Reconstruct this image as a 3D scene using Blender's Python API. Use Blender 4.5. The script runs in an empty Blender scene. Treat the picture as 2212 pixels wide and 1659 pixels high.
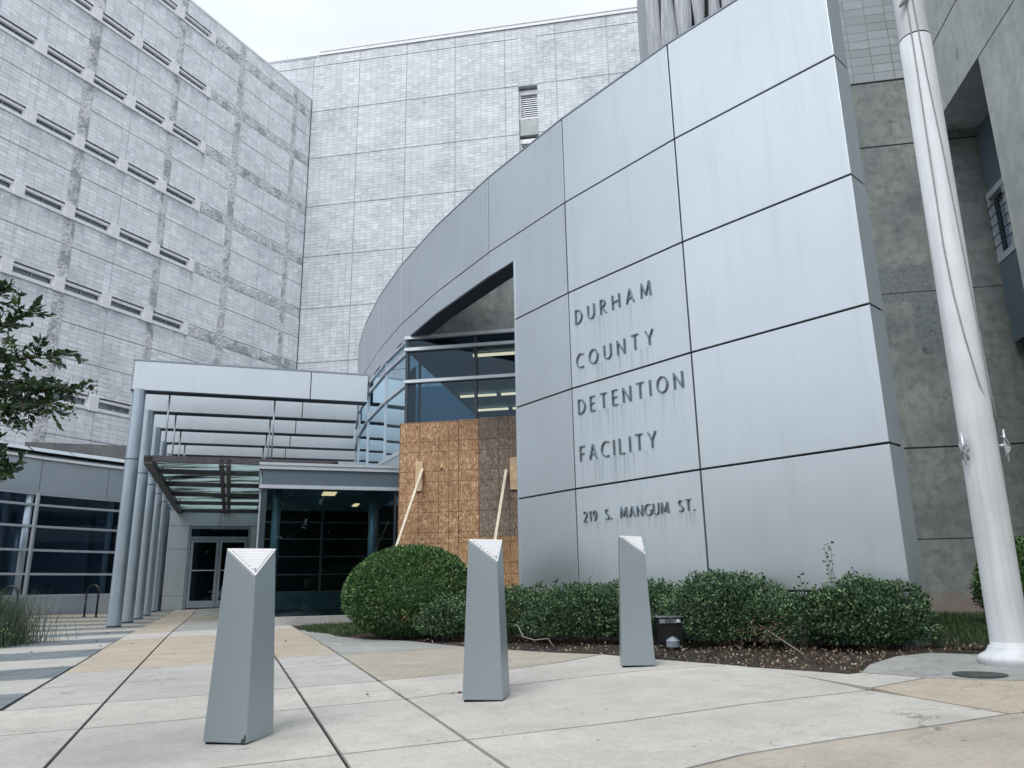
import bpy, bmesh, math, random
import numpy as np
from mathutils import Vector, Matrix, noise as mnoise
from math import sin, cos, pi, radians, atan2, sqrt, hypot
random.seed(7); rng = np.random.default_rng(11)
S = bpy.context.scene; COL = S.collection

# ---------------------------------------------------------------- camera
cd = bpy.data.cameras.new("camera"); cam = bpy.data.objects.new("camera", cd); COL.objects.link(cam)
cd.sensor_width = 36; cd.lens = 36*1661/2212; cd.clip_start = .05; cd.clip_end = 1500
p_, r_ = radians(14.7), radians(.96)
rt0, up0, fw = Vector((1,0,0)), Vector((0,-sin(p_),cos(p_))), Vector((0,cos(p_),sin(p_)))
rt = rt0*cos(r_)-up0*sin(r_); up = up0*cos(r_)+rt0*sin(r_)
cam.matrix_world = Matrix(((rt.x,up.x,-fw.x,0),(rt.y,up.y,-fw.y,0),(rt.z,up.z,-fw.z,0),(0,0,0,1)))
S.camera = cam

# ---------------------------------------------------------------- light
SUN_EL, SUN_AZ = radians(52), radians(205)      # azimuth from +Y clockwise
W = bpy.data.worlds.new("World"); S.world = W; W.use_nodes = True
nt = W.node_tree; nt.nodes.clear()
def wn(t, **k):
    n = nt.nodes.new(t)
    for a, b in k.items(): setattr(n, a, b)
    return n
sky = wn('ShaderNodeTexSky', sky_type='NISHITA', sun_disc=False, sun_elevation=SUN_EL, sun_rotation=SUN_AZ, air_density=1.2, dust_density=2.0)
bg1 = wn('ShaderNodeBackground'); bg1.inputs[1].default_value = .07
nt.links.new(sky.outputs[0], bg1.inputs[0])
tc = wn('ShaderNodeTexCoord'); sep = wn('ShaderNodeSeparateXYZ'); nt.links.new(tc.outputs['Generated'], sep.inputs[0])
mp = wn('ShaderNodeMapping'); mp.inputs['Scale'].default_value = (1.6,1.6,3.2); nt.links.new(tc.outputs['Generated'], mp.inputs[0])
nz = wn('ShaderNodeTexNoise'); nz.inputs['Scale'].default_value = 1.7; nz.inputs['Detail'].default_value = 4; nt.links.new(mp.outputs[0], nz.inputs[0])
rp = wn('ShaderNodeValToRGB'); rp.color_ramp.elements[0].position=.38; rp.color_ramp.elements[0].color=(.655,.70,.775,1); rp.color_ramp.elements[1].position=.62; rp.color_ramp.elements[1].color=(.79,.82,.845,1)
nt.links.new(nz.outputs[0], rp.inputs[0])
zr = wn('ShaderNodeMapRange'); zr.inputs['From Min'].default_value=0; zr.inputs['From Max'].default_value=1; zr.inputs['To Min'].default_value=1.02; zr.inputs['To Max'].default_value=1.22
nt.links.new(sep.outputs['Z'], zr.inputs['Value'])
bg2 = wn('ShaderNodeBackground'); nt.links.new(rp.outputs[0], bg2.inputs[0]); nt.links.new(zr.outputs[0], bg2.inputs[1])
mx = wn('ShaderNodeMixShader'); mx.inputs[0].default_value=.86
nt.links.new(bg1.outputs[0], mx.inputs[1]); nt.links.new(bg2.outputs[0], mx.inputs[2])
wo = wn('ShaderNodeOutputWorld'); nt.links.new(mx.outputs[0], wo.inputs[0])
sl = bpy.data.lights.new("sun", 'SUN'); sl.energy = 1.55; sl.angle = radians(28); sl.color = (1,.98,.95)
so = bpy.data.objects.new("sun", sl); COL.objects.link(so)
sd = Vector((sin(SUN_AZ)*cos(SUN_EL), cos(SUN_AZ)*cos(SUN_EL), sin(SUN_EL)))
so.rotation_euler = sd.to_track_quat('Z','Y').to_euler(); so.location = sd*60
S.view_settings.view_transform = 'Standard'; S.view_settings.look = 'None'; S.view_settings.exposure = 0.43; S.view_settings.gamma = 1
S.render.engine = 'CYCLES'

# ---------------------------------------------------------------- terrain height
CP = np.array([(-1.6,4.6,-.86),(-.2,5.5,-.775),(1.05,6.7,-.70),(3.8,6.2,-.625),(3.9,7.6,-.585),(-4.7,14.6,-.665),(-8.8,17.5,-.735),(-11.2,24,-.70),(-12.9,28.7,-.66),(-10,27.5,-.58),(-15,26,-.60),(8,13.8,-.63),(-1.6,10.4,-.67),(0,0,-.96),(-3,0,-1.05),(4,0,-.82),(-8,6,-.97),(-6,9.5,-.84),(-30,30,-.8),(30,30,-.5),(20,0,-.5),(-25,0,-1.1),(0,-30,-1.4),(0,60,-.5),(-40,60,-.8),(40,-30,-.9),(-40,-30,-1.5)])
_n = len(CP); _r2 = ((CP[:,None,:2]-CP[None,:,:2])**2).sum(-1)
_K = np.where(_r2>0,_r2*np.log(np.maximum(_r2,1e-12)),0)+np.eye(_n)*1.5
_P = np.c_[np.ones(_n),CP[:,:2]]
_W = np.linalg.solve(np.block([[_K,_P],[_P.T,np.zeros((3,3))]]), np.r_[CP[:,2],0,0,0])
def gz(x, y):
    r2 = (x-CP[:,0])**2+(y-CP[:,1])**2
    return float(np.where(r2>0,r2*np.log(np.maximum(r2,1e-12)),0)@_W[:_n]+_W[_n]+_W[_n+1]*x+_W[_n+2]*y)

# ---------------------------------------------------------------- materials
class NT:
    def __init__(s, name):
        s.m = bpy.data.materials.new(name); s.m.use_nodes = True; s.t = s.m.node_tree; s.t.nodes.clear()
        s.out = s.n('ShaderNodeOutputMaterial'); s._pos = None
    def n(s, t, ins=None, **k):
        o = s.t.nodes.new(t)
        for a, b in k.items(): setattr(o, a, b)
        for a, b in (ins or {}).items():
            if isinstance(b, bpy.types.NodeSocket): s.t.links.new(b, o.inputs[a])
            else: o.inputs[a].default_value = b
        return o
    def pos(s):
        if s._pos is None: s._pos = s.n('ShaderNodeNewGeometry').outputs['Position']
        return s._pos
    def noise(s, scale, detail=4, rough=.55, vec=None, stretch=None):
        v = vec or s.pos()
        if stretch: v = s.n('ShaderNodeMapping', {0:v,'Scale':stretch}).outputs[0]
        return s.n('ShaderNodeTexNoise', {'Vector':v,'Scale':scale,'Detail':detail,'Roughness':rough}).outputs[0]
    def ramp(s, f, stops):
        r = s.n('ShaderNodeValToRGB', {0:f}); e = r.color_ramp.elements
        while len(e) < len(stops): e.new(.5)
        for i,(p,c) in enumerate(stops):
            e[i].position = p; e[i].color = (c,c,c,1) if not hasattr(c,'__len__') else (*c[:3],1)
        return r.outputs[0]
    def mix(s, f, a, b, mode='MIX'):
        o = s.n('ShaderNodeMix', data_type='RGBA', blend_type=mode)
        for k, v in ((0,f),(6,a),(7,b)):
            if isinstance(v, bpy.types.NodeSocket): s.t.links.new(v, o.inputs[k])
            else: o.inputs[k].default_value = v if k==0 else (*v[:3],1)
        return o.outputs[2]
    def math(s, op, a, b=0, c=None):
        o = s.n('ShaderNodeMath', operation=op)
        for k, v in ((0,a),(1,b),(2,c)):
            if v is None: continue
            if isinstance(v, bpy.types.NodeSocket): s.t.links.new(v, o.inputs[k])
            else: o.inputs[k].default_value = v
        return o.outputs[0]
    def uvz(s, o, d):
        """coordinates along a horizontal direction d from o, and height"""
        sub = s.n('ShaderNodeVectorMath', {0:s.pos(),1:(o[0],o[1],0)}, operation='SUBTRACT').outputs[0]
        u = s.n('ShaderNodeVectorMath', {0:sub,1:(d[0],d[1],0)}, operation='DOT_PRODUCT').outputs['Value']
        z = s.n('ShaderNodeSeparateXYZ', {0:sub}).outputs['Z']
        return u, z, s.n('ShaderNodeCombineXYZ', {0:u,1:z,2:0.0}).outputs[0]
    def bsdf(s, col, rough=.6, metal=0, bump=None, bs=.3, bd=.01, spec=.5, **k):
        b = s.n('ShaderNodeBsdfPrincipled', {'Base Color':col if isinstance(col, bpy.types.NodeSocket) else (*col[:3],1),'Roughness':rough,'Metallic':metal,'Specular IOR Level':spec})
        if bump is not None:
            bm_ = s.n('ShaderNodeBump', {'Height':bump,'Strength':bs,'Distance':bd}); s.t.links.new(bm_.outputs[0], b.inputs['Normal'])
        s.t.links.new(b.outputs[0], s.out.inputs[0]); return b
M = {}
def simple(name, col, rough=.6, metal=0, var=.12, scale=3, bump=0, spec=.5, streak=0):
    t = NT(name); n = t.noise(scale)
    c = t.mix(t.ramp(n,[(.3,0),(.7,1)]), [x*(1-var) for x in col], [min(1,x*(1+var)) for x in col])
    if streak:
        st = t.noise(1.0, 5, .6, stretch=(9,9,.5)); c = t.mix(t.math('MULTIPLY', t.ramp(st,[(.48,0),(.75,1)]), streak), c, [x*.55 for x in col])
    t.bsdf(c, rough, metal, bump=t.noise(scale*12) if bump else None, bs=bump or .1, spec=spec); M[name] = t.m; return t.m
# brushed aluminium cladding
def panel_mat(name, base, rough=.42, metal=.55, letters=False):
    t = NT(name)
    big = t.noise(.55, 3); st = t.noise(1.0, 6, .65, stretch=(7,7,.35)); fine = t.noise(60, 2)
    c = t.mix(t.ramp(big,[(.3,0),(.7,1)]), [x*.93 for x in base], base)
    c = t.mix(t.math('MULTIPLY', t.ramp(st,[(.52,0),(.8,1)]), .35), c, [x*.72 for x in base])
    if letters:
        o=np.array([.852,10.552]); d=np.array([.6127,-.7903]); u,z,v=t.uvz(o,d)
        ins=t.math('MULTIPLY', t.math('GREATER_THAN',u,.12), t.math('LESS_THAN',u,2.0))
        st2=t.ramp(t.noise(1.,3,.6,stretch=(26,26,.5)),[(.50,0),(.62,1)]); tot=None
        for zb,ln,ue in ((3.60,.5,1.58),(2.94,.42,1.56),(2.28,.5,1.98),(1.62,.5,1.5),(.80,.2,2.0)):
            q=t.n('ShaderNodeMapRange',{0:t.math('SUBTRACT',zb,z),1:0.,2:ln,3:1.,4:0.}).outputs[0]; q=t.math('MULTIPLY',t.math('MULTIPLY',q,t.math('LESS_THAN',z,zb)),t.math('LESS_THAN',u,ue)); tot=q if tot is None else t.math('MAXIMUM',tot,q)
        c=t.mix(t.math('MULTIPLY',t.math('MULTIPLY',t.math('MULTIPLY',ins,tot),st2),.42),c,(.22,.27,.29))
    r = t.math('MULTIPLY_ADD', big, .12, rough-.06)
    b = t.bsdf(c, .4, metal, bump=t.math('MULTIPLY_ADD', fine, .01, t.noise(1.1,2,.5)), bs=.22, bd=.03); t.t.links.new(r, b.inputs['Roughness']); M[name]=t.m; return t.m
panel_mat('cladding', (.66,.725,.775), .37, .8, True); panel_mat('canopy_metal', (.66,.73,.79), .4, .6); panel_mat('bollard_metal', (.39,.46,.50), .40, .55)
simple('column_metal', (.42,.50,.57), .33, .6, .08, 2, 0, streak=.25)
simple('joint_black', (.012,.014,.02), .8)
simple('frame_alu', (.60,.64,.70), .38, .5, .06, 5)
simple('frame_dark', (.05,.065,.085), .4, .3, .1, 5)
simple('frame_mid', (.28,.33,.38), .4, .4, .1, 5)
simple('pole_white', (.60,.63,.66), .62, .0, .07, 3, .05, streak=.6)
simple('rope', (.30,.32,.34), .9, 0, .2, 40)
simple('white_precast', (.82,.83,.85), .7, 0, .06, 4, .1, streak=.15)
simple('sill_shadow', (.05,.06,.08), .8)
simple('black_paint', (.012,.013,.016), .35, .2)
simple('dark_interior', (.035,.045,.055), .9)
simple('interior_wall', (.16,.26,.34), .9, 0, .1, .8)
simple('interior_floor', (.05,.065,.075), .35, 0, .2, 2)
simple('letter_metal', (.16,.21,.24), .4, .5, .15, 20)
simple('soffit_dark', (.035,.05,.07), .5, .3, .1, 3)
simple('awning_steel', (.085,.08,.085), .55, .3, .25, 4)
simple('white_lens', (.88,.88,.90), .35, 0, .03, 20)
simple('bark', (.10,.085,.07), .9, 0, .3, 20, .4)
simple('pine_lumber', (.68,.60,.48), .75, 0, .15, 8, .1)
simple('pine_cleat', (.62,.46,.29), .75, 0, .2, 9, .1)
simple('blue_panel', (.12,.165,.205), .45, .3, .08, 1)
simple('cast_iron', (.07,.08,.08), .6, .3, .3, 20, .4)
simple('stem_grey', (.22,.20,.17), .9, 0, .3, 25)
# concretes
def concrete(name, a, b, mottled=.6, fl=True, pinkbase=False):
    t = NT(name); n1 = t.noise(.9,7,.62); n2 = t.noise(5.5,7,.7); n3 = t.noise(1.4,5,.6, stretch=(4,4,.4)); pits = t.noise(2.3,2,.5)
    c = t.mix(t.ramp(n1,[(.33,0),(.68,1)]), a, b)
    c = t.mix(t.math('MULTIPLY', t.ramp(n2,[(.45,0),(.72,1)]), mottled), c, [x*.6 for x in a])
    c = t.mix(t.math('MULTIPLY', t.ramp(n3,[(.5,0),(.78,1)]), .45), c, [x*.62 for x in a])
    c = t.mix(t.ramp(pits,[(.70,0),(.76,1)]), c, [x*.38 for x in a])
    if pinkbase:
        uu,zz,vv=t.uvz((-2.25,15.55),(.9848,-.1736)); wob=t.math('MULTIPLY', t.math('SUBTRACT', t.noise(2.2,5,.7), .5), .55); uw=t.math('ADD',uu,wob); zw=t.math('ADD',zz,wob)
        def rng_(x,lo,hi): return t.math('MULTIPLY', t.n('ShaderNodeMapRange',{0:x,1:lo-.03,2:lo+.03,3:0.,4:1.}).outputs[0], t.n('ShaderNodeMapRange',{0:x,1:hi-.03,2:hi+.03,3:1.,4:0.}).outputs[0])
        pt=t.math('MAXIMUM', t.math('MULTIPLY', rng_(uw,8.6,10.5), rng_(zw,5.15,5.9)), t.math('MULTIPLY', rng_(uw,10.1,10.5), rng_(zw,4.05,5.9)))
        cr=t.n('ShaderNodeTexVoronoi',{'Vector':vv,'Scale':9.},feature='DISTANCE_TO_EDGE').outputs['Distance']
        pc=t.mix(t.ramp(cr,[(0,1),(.05,0)]), (.17,.20,.22), (.07,.085,.10))
        c=t.mix(t.math('MULTIPLY',pt,.8), c, pc)
        z = t.n('ShaderNodeSeparateXYZ', {0:t.pos()}).outputs['Z']
        f = t.n('ShaderNodeMapRange', {0:t.math('ADD', z, t.math('MULTIPLY', n1, .5)),1:-.15,2:.15,3:.7,4:0}).outputs[0]
        c = t.mix(f, c, (.30,.22,.19))
    t.bsdf(c, .85, bump=t.noise(14,6,.7), bs=.35, bd=.012); M[name]=t.m
concrete('concrete_wall', (.165,.19,.195), (.305,.33,.315), .8, pinkbase=True)
concrete('concrete_light', (.42,.465,.475), (.57,.60,.59), .5)
concrete('concrete_old', (.13,.14,.15), (.22,.22,.22), .5)
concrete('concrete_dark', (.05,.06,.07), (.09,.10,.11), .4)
# stack-bond block masonry
def block_mat(name, o, d, base, dark, mort=.0065, bw=.4064, bh=.2024, zoff=0., stain=.55, sill=None):
    t = NT(name); u,z,v = t.uvz(o,d)
    vv = t.n('ShaderNodeVectorMath', {0:v,1:(0,zoff,0)}, operation='ADD').outputs[0]
    br = t.n('ShaderNodeTexBrick', {'Vector':vv,'Color1':(0,0,0,1),'Color2':(1,1,1,1),'Mortar':(.5,.5,.5,1),'Scale':1.0,'Mortar Size':mort,'Mortar Smooth':.3,'Bias':0.,'Brick Width':bw,'Row Height':bh}, offset=0., squash=1.)
    rnd = t.n('ShaderNodeSeparateColor', {0:br.outputs[0]}).outputs[0]; fac = br.outputs['Fac']
    n1 = t.noise(.35,6,.65); n2 = t.noise(3.0,7,.75, stretch=(.7,.7,2.4)); n3 = t.noise(1.2,3,.5)
    c = t.mix(rnd, [x*.85 for x in base], [min(1,x*1.07) for x in base])
    c = t.mix(t.math('MULTIPLY', t.ramp(n1,[(.42,0),(.7,1)]), .28), c, dark)
    # weather stains hug the block edges and whole blocks
    rowp = t.math('FRACT', t.math('DIVIDE', t.math('ADD', z, zoff), bh))
    edge = t.math('POWER', t.math('ABSOLUTE', t.math('SUBTRACT', rowp, .35)), 1.3)
    blk = t.math('MULTIPLY', t.ramp(n2,[(.50,0),(.72,1)]), t.ramp(n1,[(.40,.15),(.62,1)]))
    c = t.mix(t.math('MULTIPLY', t.math('MULTIPLY', blk, t.math('MULTIPLY_ADD', edge, 1.4, .35)), stain*1.6), c, dark)
    c = t.mix(t.math('MULTIPLY', t.ramp(t.math('MULTIPLY', rnd, t.ramp(n3,[(.45,0),(.6,1)])),[(.55,0),(.9,1)]), .35), c, [x*.8 for x in dark])
    if sill:
        fr_=t.math('FRACT', t.math('DIVIDE', t.math('SUBTRACT', sill[0], z), sill[1]))
        dn=t.n('ShaderNodeMapRange', {0:fr_,1:0.,2:.26,3:1.,4:0.}).outputs[0]
        sn=t.ramp(t.noise(1.6,5,.7, stretch=(1,1,.6)),[(.42,0),(.66,1)])
        sd=t.math('LESS_THAN', u, -8.1)
        c = t.mix(t.math('MULTIPLY', t.math('MULTIPLY', t.math('MULTIPLY', dn, sn), sd), .8), c, dark)
    jf = t.math('MULTIPLY', fac, t.ramp(t.noise(.9,5,.7),[(.32,.35),(.60,1)]))
    c = t.mix(jf, c, [x*.38 for x in base])
    t.bsdf(c, .85, bump=t.math('SUBTRACT', t.math('MULTIPLY', n2, .25), fac), bs=.35, bd=.006); M[name]=t.m
CL = np.array([-12.89,44.3]); HL = radians(25.76); DL = np.array([sin(HL),cos(HL)])
DW = np.array([sin(radians(100)),cos(radians(100))])
block_mat('cell_blocks', CL, DL, (.85,.88,.92), (.36,.41,.455), zoff=.02, mort=.0075, stain=.85, sill=(22.83,3.435))
block_mat('tower_blocks', CL, DW, (.70,.735,.785), (.27,.325,.37), mort=.010, stain=.95)
C0 = np.array([-2.25,15.55])
block_mat('near_blocks', C0, DW, (.36,.395,.42), (.17,.21,.24), mort=.008, bw=.4, bh=.2, zoff=.04)
def rock_mat():
    t = NT('split_face'); n1=t.noise(2.4,6,.7); n2=t.noise(9,5,.7)
    c = t.mix(t.ramp(n1,[(.35,0),(.6,1)]), (.48,.50,.515), (.74,.755,.76)); c = t.mix(t.ramp(n2,[(.54,0),(.66,1)]), c, (.17,.20,.22))
    c = t.mix(t.math('MULTIPLY', t.ramp(t.noise(1.3,3),[(.54,0),(.62,1)]), .45), c, (.13,.16,.19))
    t.bsdf(c,.9,bump=n2,bs=.9,bd=.04); M['split_face']=t.m
rock_mat()
def flute_mat():
    t = NT('board_concrete'); n = t.noise(3,8,.75, stretch=(14,14,.35)); n1=t.noise(.8,4)
    c = t.mix(t.ramp(n,[(.40,0),(.62,1)]), (.30,.33,.37), (.62,.64,.68)); c = t.mix(t.ramp(n1,[(.45,0),(.9,.6)]), c, (.2,.22,.25))
    t.bsdf(c,.8,bump=n,bs=.5,bd=.02); M['board_concrete']=t.m
flute_mat()
# glass
def glass(name, tint, refl=1.0, opac=.0, oc=(.02,.03,.04), rough=0.0):
    t = NT(name)
    fr = t.n('ShaderNodeFresnel', {'IOR':1.62}).outputs[0]
    gl = t.n('ShaderNodeBsdfGlossy', {'Color':(.66,.82,.92,1),'Roughness':rough})
    wav = t.noise(.9,3,.5); bp = t.n('ShaderNodeBump', {'Height':wav,'Strength':.05,'Distance':.05}); t.t.links.new(bp.outputs[0], gl.inputs['Normal'])
    tr = t.n('ShaderNodeBsdfTransparent', {'Color':(*tint,1)})
    df = t.n('ShaderNodeBsdfDiffuse', {'Color':(*oc,1)})
    a = t.n('ShaderNodeMixShader', {0:opac,1:tr.outputs[0],2:df.outputs[0]})
    f = t.n('ShaderNodeMath', {0:fr,1:refl}, operation='MULTIPLY', use_clamp=True).outputs[0]
    b = t.n('ShaderNodeMixShader', {0:f,1:a.outputs[0],2:gl.outputs[0]}); t.t.links.new(b.outputs[0], t.out.inputs[0]); M[name]=t.m
glass('glass_tinted', (.33,.46,.55), .9)
glass('glass_curved', (.35,.45,.50), 3.0, .85, (.22,.31,.33))
glass('glass_teal', (.68,.80,.82), .6)
glass('glass_cell', (.25,.3,.35), 2.2, .55, (.03,.04,.055))
glass('glass_wing', (.62,.70,.78), .9)
def awn():
    t = NT('awning_glass'); n=t.noise(.75,7,.72, stretch=(.45,1.5,1))
    dirt = t.ramp(n,[(.46,0),(.58,1)])
    c = t.mix(dirt, (.58,.68,.68), (.07,.065,.065))
    tl = t.n('ShaderNodeBsdfTranslucent', {'Color':c}); gl=t.n('ShaderNodeBsdfGlossy', {'Color':(.7,.85,.85,1),'Roughness':.15}); tr=t.n('ShaderNodeBsdfTransparent', {'Color':c})
    a=t.n('ShaderNodeMixShader',{0:.35,1:tl.outputs[0],2:tr.outputs[0]}); b=t.n('ShaderNodeMixShader',{0:.06,1:a.outputs[0],2:gl.outputs[0]}); t.t.links.new(b.outputs[0], t.out.inputs[0]); M['awning_glass']=t.m
awn()
def emit(name, c, s):
    t=NT(name); e=t.n('ShaderNodeEmission',{0:(*c,1),1:s}); t.t.links.new(e.outputs[0],t.out.inputs[0]); M[name]=t.m
emit('lamp_warm',(1,.52,.27),4.6); emit('lamp_dim',(1.,.66,.36),1.1); emit('lamp_red',(.8,.1,.06),.35)
# oriented strand board with printed grid
def osb(name, a, b, c_, grid, phase):
    t=NT(name); u,z,v=t.uvz(C0,DW)
    w = t.n('ShaderNodeVectorMath',{0:v,1:t.n('ShaderNodeVectorMath',{0:t.n('ShaderNodeTexNoise',{'Vector':v,'Scale':5.,'Detail':2.}).outputs['Color'],1:(.10,.10,0)},operation='MULTIPLY').outputs[0]},operation='ADD').outputs[0]
    rs_=[]
    for sx,sy,ro in ((62,15,.85),(58,13,-.55),(66,16,.12)):
        vo=t.n('ShaderNodeTexVoronoi',{'Vector':t.n('ShaderNodeMapping',{0:w,'Scale':(1,1,1),'Rotation':(0,0,ro)}).outputs[0],'Scale':1.0},feature='F1')
        m_=t.n('ShaderNodeMapping',{0:t.n('ShaderNodeMapping',{0:w,'Rotation':(0,0,ro)}).outputs[0],'Scale':(sx,sy,1)}); t.t.links.new(m_.outputs[0],vo.inputs['Vector'])
        rs_.append(t.n('ShaderNodeSeparateColor',{0:vo.outputs['Color']}).outputs[0])
    f=t.math('MULTIPLY_ADD', t.math('MAXIMUM', rs_[0], rs_[1]), .62, t.math('MULTIPLY', rs_[2], .36))
    c=t.mix(t.ramp(f,[(.30,0),(.62,1)]), a, b); c=t.mix(t.ramp(f,[(.72,0),(.90,1)]), c, c_)
    c=t.mix(t.math('MULTIPLY',t.ramp(t.noise(1.2,4),[(.45,0),(.7,1)]),.45), c, [x*.65 for x in a])
    c=t.mix(t.ramp(t.noise(6,3,.5,stretch=(1,1,1)),[(.70,0),(.73,1)]), c, (.06,.035,.02))
    def line(val, per, ph, wd):
        q=t.math('FRACT', t.math('DIVIDE', t.math('ADD', val, ph), per)); q=t.math('ABSOLUTE', t.math('SUBTRACT', q, .5)); return t.math('GREATER_THAN', q, .5-wd/per/2)
    l=t.math('MAXIMUM', line(u,.406,phase[0],.011), line(z,.60,phase[1],.010)); l=t.math('MAXIMUM', l, line(z,.60,phase[1]+.21,.009)); l=t.math('MAXIMUM', l, line(u,1.22,phase[2],.010))
    c=t.mix(t.math('MULTIPLY',l,.9), c, (.08,.025,.015))
    t.bsdf(c,.8,bump=f,bs=.3,bd=.004); M[name]=t.m
osb('osb_orange',(.25,.135,.068),(.43,.255,.135),(.70,.51,.33),1,(.0,.17,.2)); osb('osb_grey',(.13,.10,.08),(.235,.185,.145),(.42,.34,.27),1,(.0,.17,.2))
osb('osb_fresh',(.29,.155,.07),(.42,.25,.12),(.60,.42,.26),1,(.0,.17,.2))
# paving
def pave(name, a, b, blot=.35):
    t=NT(name); n1=t.noise(.8,6,.65); n2=t.noise(35,3,.7); n3=t.noise(3.5,6,.7); sp=t.noise(140,2,.6)
    c=t.mix(t.ramp(n1,[(.33,0),(.66,1)]),a,b); c=t.mix(t.math('MULTIPLY',t.ramp(n3,[(.42,0),(.72,1)]),blot),c,[x*.62 for x in a]); c=t.mix(t.math('MULTIPLY',t.ramp(n2,[(.42,0),(.66,1)]),.40),c,[x*.72 for x in a])
    c=t.mix(t.math('MULTIPLY',t.ramp(sp,[(.55,0),(.72,1)]),.7),c,[min(1,x*1.25) for x in b]); c=t.mix(t.math('MULTIPLY',t.ramp(t.noise(18,2,.5),[(.72,0),(.75,1)]),.7),c,(.10,.10,.09))
    wv=t.n('ShaderNodeVectorMath',{0:t.pos(),1:t.n('ShaderNodeTexNoise',{'Vector':t.pos(),'Scale':2.2,'Detail':5.}).outputs['Color']},operation='ADD').outputs[0]
    ck=t.n('ShaderNodeTexVoronoi',{'Vector':wv,'Scale':.45},feature='DISTANCE_TO_EDGE').outputs['Distance']
    c=t.mix(t.math('MULTIPLY',t.ramp(ck,[(0,1),(.004,0)]),t.ramp(t.noise(.5,3),[(.52,0),(.58,.75)])),c,(.09,.09,.08))
    c=t.mix(t.math('MULTIPLY',t.ramp(t.noise(1.6,4,.6),[(.58,0),(.68,1)]),.28),c,[x*.55 for x in a])
    t.bsdf(c,.88,bump=t.noise(90,4,.8),bs=.35,bd=.004,spec=.3); M[name]=t.m
pave('paving_light',(.45,.437,.405),(.555,.54,.505),.5); pave('paving_grey',(.39,.385,.37),(.475,.47,.455),.5); pave('paving_tan',(.395,.345,.28),(.49,.435,.36),.45); pave('paving_tan_dull',(.35,.32,.27),(.44,.405,.345),.55); pave('paving_mossy',(.28,.295,.285),(.40,.405,.395),.7); pave('paving_rose',(.375,.335,.285),(.465,.42,.365),.55)
def stripe():
    t=NT('striped_paving'); n=np.array([-.15,.989]); d=np.array([.989,.15])
    a=t.n('ShaderNodeVectorMath',{0:t.pos(),1:(n[0],n[1],0)},operation='DOT_PRODUCT').outputs['Value']
    b=t.n('ShaderNodeVectorMath',{0:t.pos(),1:(d[0],d[1],0)},operation='DOT_PRODUCT').outputs['Value']
    st=t.math('LESS_THAN', t.math('FRACT', t.math('DIVIDE', t.math('SUBTRACT', a, 6.75), 2.2)), .52)
    v=t.n('ShaderNodeCombineXYZ',{0:b,1:a,2:0.}).outputs[0]
    br=t.n('ShaderNodeTexBrick',{'Vector':v,'Color1':(.115,.14,.16,1),'Color2':(.17,.20,.22,1),'Mortar':(.05,.055,.06,1),'Scale':1.,'Mortar Size':.012,'Brick Width':.6,'Row Height':.38,'Bias':0.},offset=.0)
    n1=t.noise(2,6,.7); c1=t.mix(t.ramp(n1,[(.3,0),(.7,1)]),(.36,.355,.335),(.47,.465,.445)); far=t.n('ShaderNodeMapRange',{0:a,1:15,2:21,3:0,4:1}).outputs[0]
    c1=t.mix(far,c1,(.36,.31,.24)); dk=t.mix(t.math('MULTIPLY',t.ramp(n1,[(.4,0),(.7,1)]),.3),br.outputs[0],(.22,.25,.26))
    c=t.mix(st,c1,dk); t.bsdf(c,.85,bump=t.noise(60,4,.8),bs=.3,bd=.004); M['striped_paving']=t.m
stripe()
def mulch():
    t=NT('mulch_soil'); n=t.noise(40,5,.8); n1=t.noise(2,4); c=t.mix(t.ramp(n,[(.4,0),(.62,1)]),(.018,.013,.011),(.11,.08,.062)); c=t.mix(t.math('MULTIPLY',t.ramp(n1,[(.5,0),(.7,1)]),.4),c,(.15,.11,.08)); t.bsdf(c,.95,bump=n,bs=1,bd=.04); M['mulch_soil']=t.m
mulch()
def terrain_m():
    t=NT('ground_soil'); n=t.noise(30,5,.8); c=t.mix(t.ramp(n,[(.35,0),(.65,1)]),(.014,.014,.013),(.035,.033,.03)); t.bsdf(c,.95,bump=n,bs=.6,bd=.02); M['ground_soil']=t.m
terrain_m()
def leaf(name, a, b, c_, rough=.42, trans=.25):
    t=NT(name); r=t.n('ShaderNodeNewGeometry').outputs['Random Per Island']
    c=t.ramp(r,[(0,a),(.55,b),(1,c_)])
    pb=t.n('ShaderNodeBsdfPrincipled',{'Base Color':c,'Roughness':rough,'Specular IOR Level':.5}); tl=t.n('ShaderNodeBsdfTranslucent',{'Color':c})
    m=t.n('ShaderNodeMixShader',{0:trans,1:pb.outputs[0],2:tl.outputs[0]}); t.t.links.new(m.outputs[0],t.out.inputs[0]); M[name]=t.m
leaf('leaf_round',(.022,.060,.018),(.050,.135,.038),(.24,.40,.15)); leaf('leaf_hedge',(.014,.045,.022),(.040,.105,.045),(.24,.36,.17))  # the last, brightest tone paints highlights onto random leaves
leaf('leaf_tree',(.010,.04,.02),(.022,.07,.03),(.07,.13,.035),.35); leaf('grass_blade',(.02,.05,.02),(.05,.11,.03),(.14,.18,.08),.6); leaf('tuft_blade',(.03,.06,.045),(.07,.11,.08),(.16,.18,.13),.7)
leaf('litter',(.05,.03,.02),(.13,.085,.055),(.50,.44,.34),.8,0.)
leaf('dead_leaf',(.05,.03,.02),(.12,.07,.05),(.25,.15,.1),.9,0.)

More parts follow.
